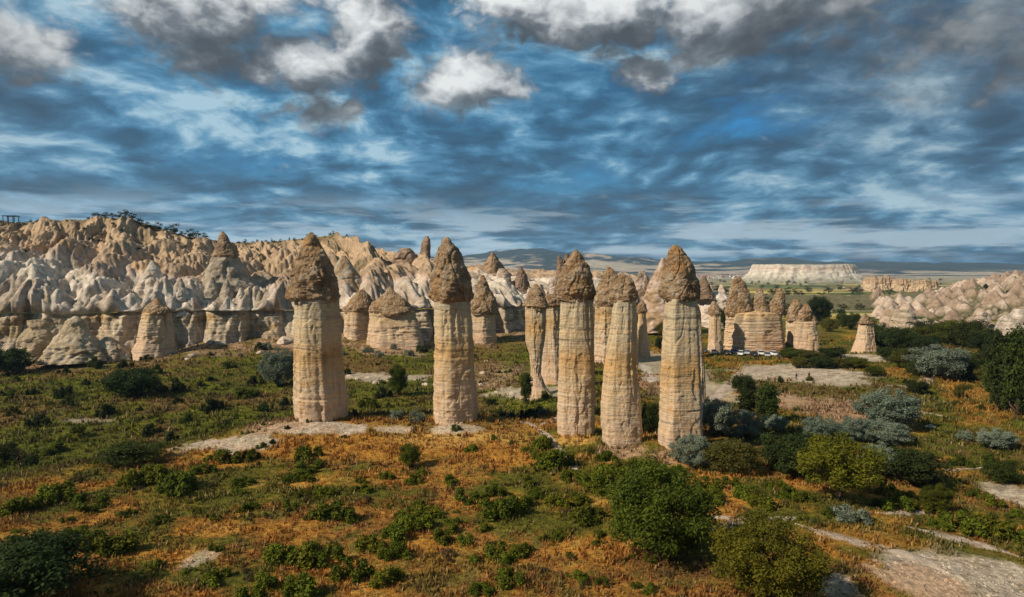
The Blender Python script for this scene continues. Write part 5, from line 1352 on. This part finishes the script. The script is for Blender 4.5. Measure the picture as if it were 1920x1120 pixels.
# ------------------------------------------------------------------ dry grass on the slope
gn = 105000
gr2 = np.random.default_rng(31)
yv = 38 * (260 / 38.) ** (gr2.random(gn) ** 1.0); xv = yv * gr2.uniform(-.86, .86, gn)
gc = gcol(xv[None], yv[None])[0]
keep = (gc[:, 0] + gc[:, 2] < .60) & (gc[:, 2] < .13) & (cliff_dist(xv, yv) > 3)
xv, yv, gc = xv[keep], yv[keep], gc[keep]
zv = hG(xv, yv); n = len(xv)
pat = sstep(-.5, .5, fbm(xv * .25, yv * .25, 3.0, 3))
hgt = (.18 + .34 * gr2.random(n)) * (.5 + .8 * pat) * np.clip(yv / 80, .8, 1.6)
Vs = []; Cs = []
for b in range(3):
    a = gr2.uniform(0, 6.28, n); wd = hgt * gr2.uniform(.18, .34, n); ln = hgt * gr2.uniform(.2, .6, n)
    ox = gr2.normal(size=n) * .12; oy = gr2.normal(size=n) * .12
    ca, sa = np.cos(a), np.sin(a)
    p0 = np.stack([xv + ox - sa * wd, yv + oy + ca * wd, zv - .03], -1); p1 = np.stack([xv + ox + sa * wd, yv + oy - ca * wd, zv - .03], -1)
    p2 = np.stack([xv + ox + ca * ln, yv + oy + sa * ln, zv + hgt], -1)
    Vs.append(np.stack([p0, p1, p2], 1))
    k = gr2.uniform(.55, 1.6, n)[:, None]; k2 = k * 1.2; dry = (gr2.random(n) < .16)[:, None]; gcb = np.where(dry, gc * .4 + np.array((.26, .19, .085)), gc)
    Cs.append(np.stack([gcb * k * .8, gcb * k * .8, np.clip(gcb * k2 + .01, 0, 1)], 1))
V = np.concatenate(Vs).reshape(-1, 3); Cc = np.concatenate(Cs).reshape(-1, 3)
tag(obj('dry_grass', mesh_np('dry_grass', V, np.arange(len(V)).reshape(-1, 3), M['grass'], Cc, False)), 'orange brown dry grass tufts covering the slope and meadow', 'grass', kind='stuff')

# ------------------------------------------------------------------ haze
HAZE = True
if HAZE:
    mb = MB(); mb.quadbox(-9800, 9900, -120, 7800, -640, 420)
    hm = bpy.data.materials.new('haze'); hm.use_nodes = True
    t = hm.node_tree; t.nodes.clear()
    pv = t.nodes.new('ShaderNodeVolumePrincipled'); pv.inputs['Color'].default_value = (.48, .72, 1, 1); pv.inputs['Density'].default_value = 7e-5; pv.inputs['Anisotropy'].default_value = .2
    mo = t.nodes.new('ShaderNodeOutputMaterial'); t.links.new(pv.outputs[0], mo.inputs['Volume'])
    tag(obj('haze', mb.me('haze', hm)), 'thin blue air over the far valley and mountains', 'haze', kind='stuff')

# ------------------------------------------------------------------ gravel on the bare ground
gg2 = np.random.default_rng(77)
gx_ = []; 
yv = 40 * (175 / 40.) ** gg2.random(60000); xv = yv * gg2.uniform(-.8, .85, 60000)
gc = gcol(xv[None], yv[None])[0]
m_ = (gc[:, 2] > .13) & (cliff_dist(xv, yv) > 2); xv, yv, gc = xv[m_][:6000], yv[m_][:6000], gc[m_][:6000]
n = len(xv); sz = .05 + .16 * gg2.random(n) ** 3
base_ = np.array([(1, 0, 0), (-.3, .9, 0), (-.8, -.6, 0), (.1, .1, .8), (.3, -.8, .1)])
ang = gg2.uniform(0, 6.28, n)
zz_ = hS(xv, yv)
bx_ = base_[None, :, 0] * np.cos(ang)[:, None] - base_[None, :, 1] * np.sin(ang)[:, None]; by_ = base_[None, :, 0] * np.sin(ang)[:, None] + base_[None, :, 1] * np.cos(ang)[:, None]
jit = 1 + .3 * gg2.normal(size=(n, 5))
V = np.stack([xv[:, None] + bx_ * jit * sz[:, None], yv[:, None] + by_ * jit * sz[:, None], zz_[:, None] + base_[None, :, 2] * jit * sz[:, None] - .01], -1)
fi = np.array([(0, 1, 3), (1, 2, 3), (2, 4, 3), (4, 0, 3)])
Fc = (np.arange(n)[:, None, None] * 5 + fi[None]).reshape(-1, 3)
tag(obj('gravel', mesh_np('gravel', V.reshape(-1, 3), Fc, M['dirt'], np.repeat(gc * gg2.uniform(.6, 1.15, n)[:, None], 5, 0), False)), 'pale loose stones and gravel on the bare ground', 'gravel', kind='stuff')

# ------------------------------------------------------------------ labels that say which one
LM = [(p_, gpt(*p_)[:2], t_) for p_, t_ in [((600, 800), 'the pale rock pad'), ((855, 806), 'the straight chimney'), ((1080, 835), 'the thick chimney'), ((1275, 862), 'the tallest chimney'), ((1237, 1050), 'the big full dark green tree'), ((768, 878), 'the loose sapling'),
    ((55, 1130), 'the big dark shaded tree'), ((1060, 860), 'the thin dirt path'), ((1440, 1118), 'the yellow green tree'), ((1572, 938), 'the tree with a visible trunk'), ((375, 1045), 'the bare pale patch'), ((245, 868), 'the dark spreading bush tree'),
    ((32, 888), 'the crooked bare tree'), ((250, 742), 'the broad dark tree'), ((524, 724), 'the round silver tree'), ((140, 676), 'the tented rock foot'), ((746, 742), 'the upright green tree'), ((1005, 745), 'the ragged capped chimney'), ((14, 702), 'the cliff foot tree'),
    ((1664, 802), 'the large round silver tree'), ((1439, 792), 'the taller columnar tree'), ((1866, 840), 'the round silver bush'), ((1720, 738), 'the bend of the pale path'), ((1830, 1080), 'the pale wash'), ((1600, 1020), 'the forked dirt track'), ((1500, 705), 'the pale open ground'),
    ((1617, 665), 'the bottle shaped chimney'), ((1756, 708), 'the grey green tree'), ((1896, 775), 'the tall poplars'), ((1515, 665), 'the twin capped chimney'), ((1205, 690), 'the thin lone chimney'), ((1340, 660), 'the small chimney by the cars'), ((1712, 908), 'the twisted dark tree'), ((430, 640), 'the great grey cone')]]
BASE = {'vine shrubs on the orange slope': 'bright green vine shrub on dry grass', 'shrubs in the green hollow': 'dark green shrub in the green hollow', 'shrubs in the meadow': 'olive green meadow shrub', 'shrubs round the silver trees': 'dark low shrub',
        'silver shrubs round the chimney feet': 'low silver grey shrub', 'thorn cushions in the dry grass': 'brown thorny cushion shrub', 'dark trees of the grove by the right hand badlands': 'dense tree of the grove', 'trees on the valley floor': 'dark round tree',
        'boulders below the great grey cone': 'pale boulder', 'boulders in the rubble bank': 'pale boulder in the rubble bank', 'boulders on the brown slope': 'pale boulder on the brown slope'}
for o in [o for o in sc.objects if o.parent is None and o.get('group') in BASE]:
    x, y = o.location.x, o.location.y
    i = int(np.argmin([np.hypot(l[1][0] - x, (l[1][1] - y)) for l in LM])); l = LM[i]
    w_ = o.scale.x if o.type == 'MESH' else o.scale.z
    big = 'broad' if w_ > 3.0 else 'small' if w_ < 1.7 else 'middling'
    if o.type == 'EMPTY': big = 'tall' if w_ > 7.5 else 'low' if w_ < 4.5 else 'middling'
    if o['category'] == 'boulder': big = 'large' if w_ > 2.2 else 'small' if w_ < 1.2 else 'middling'
    side = 'beyond' if y > l[1][1] + 4 else 'below' if y < l[1][1] - 4 else 'beside'
    o['label'] = f"{big} {BASE[o['group']]} {side} {l[2]}"
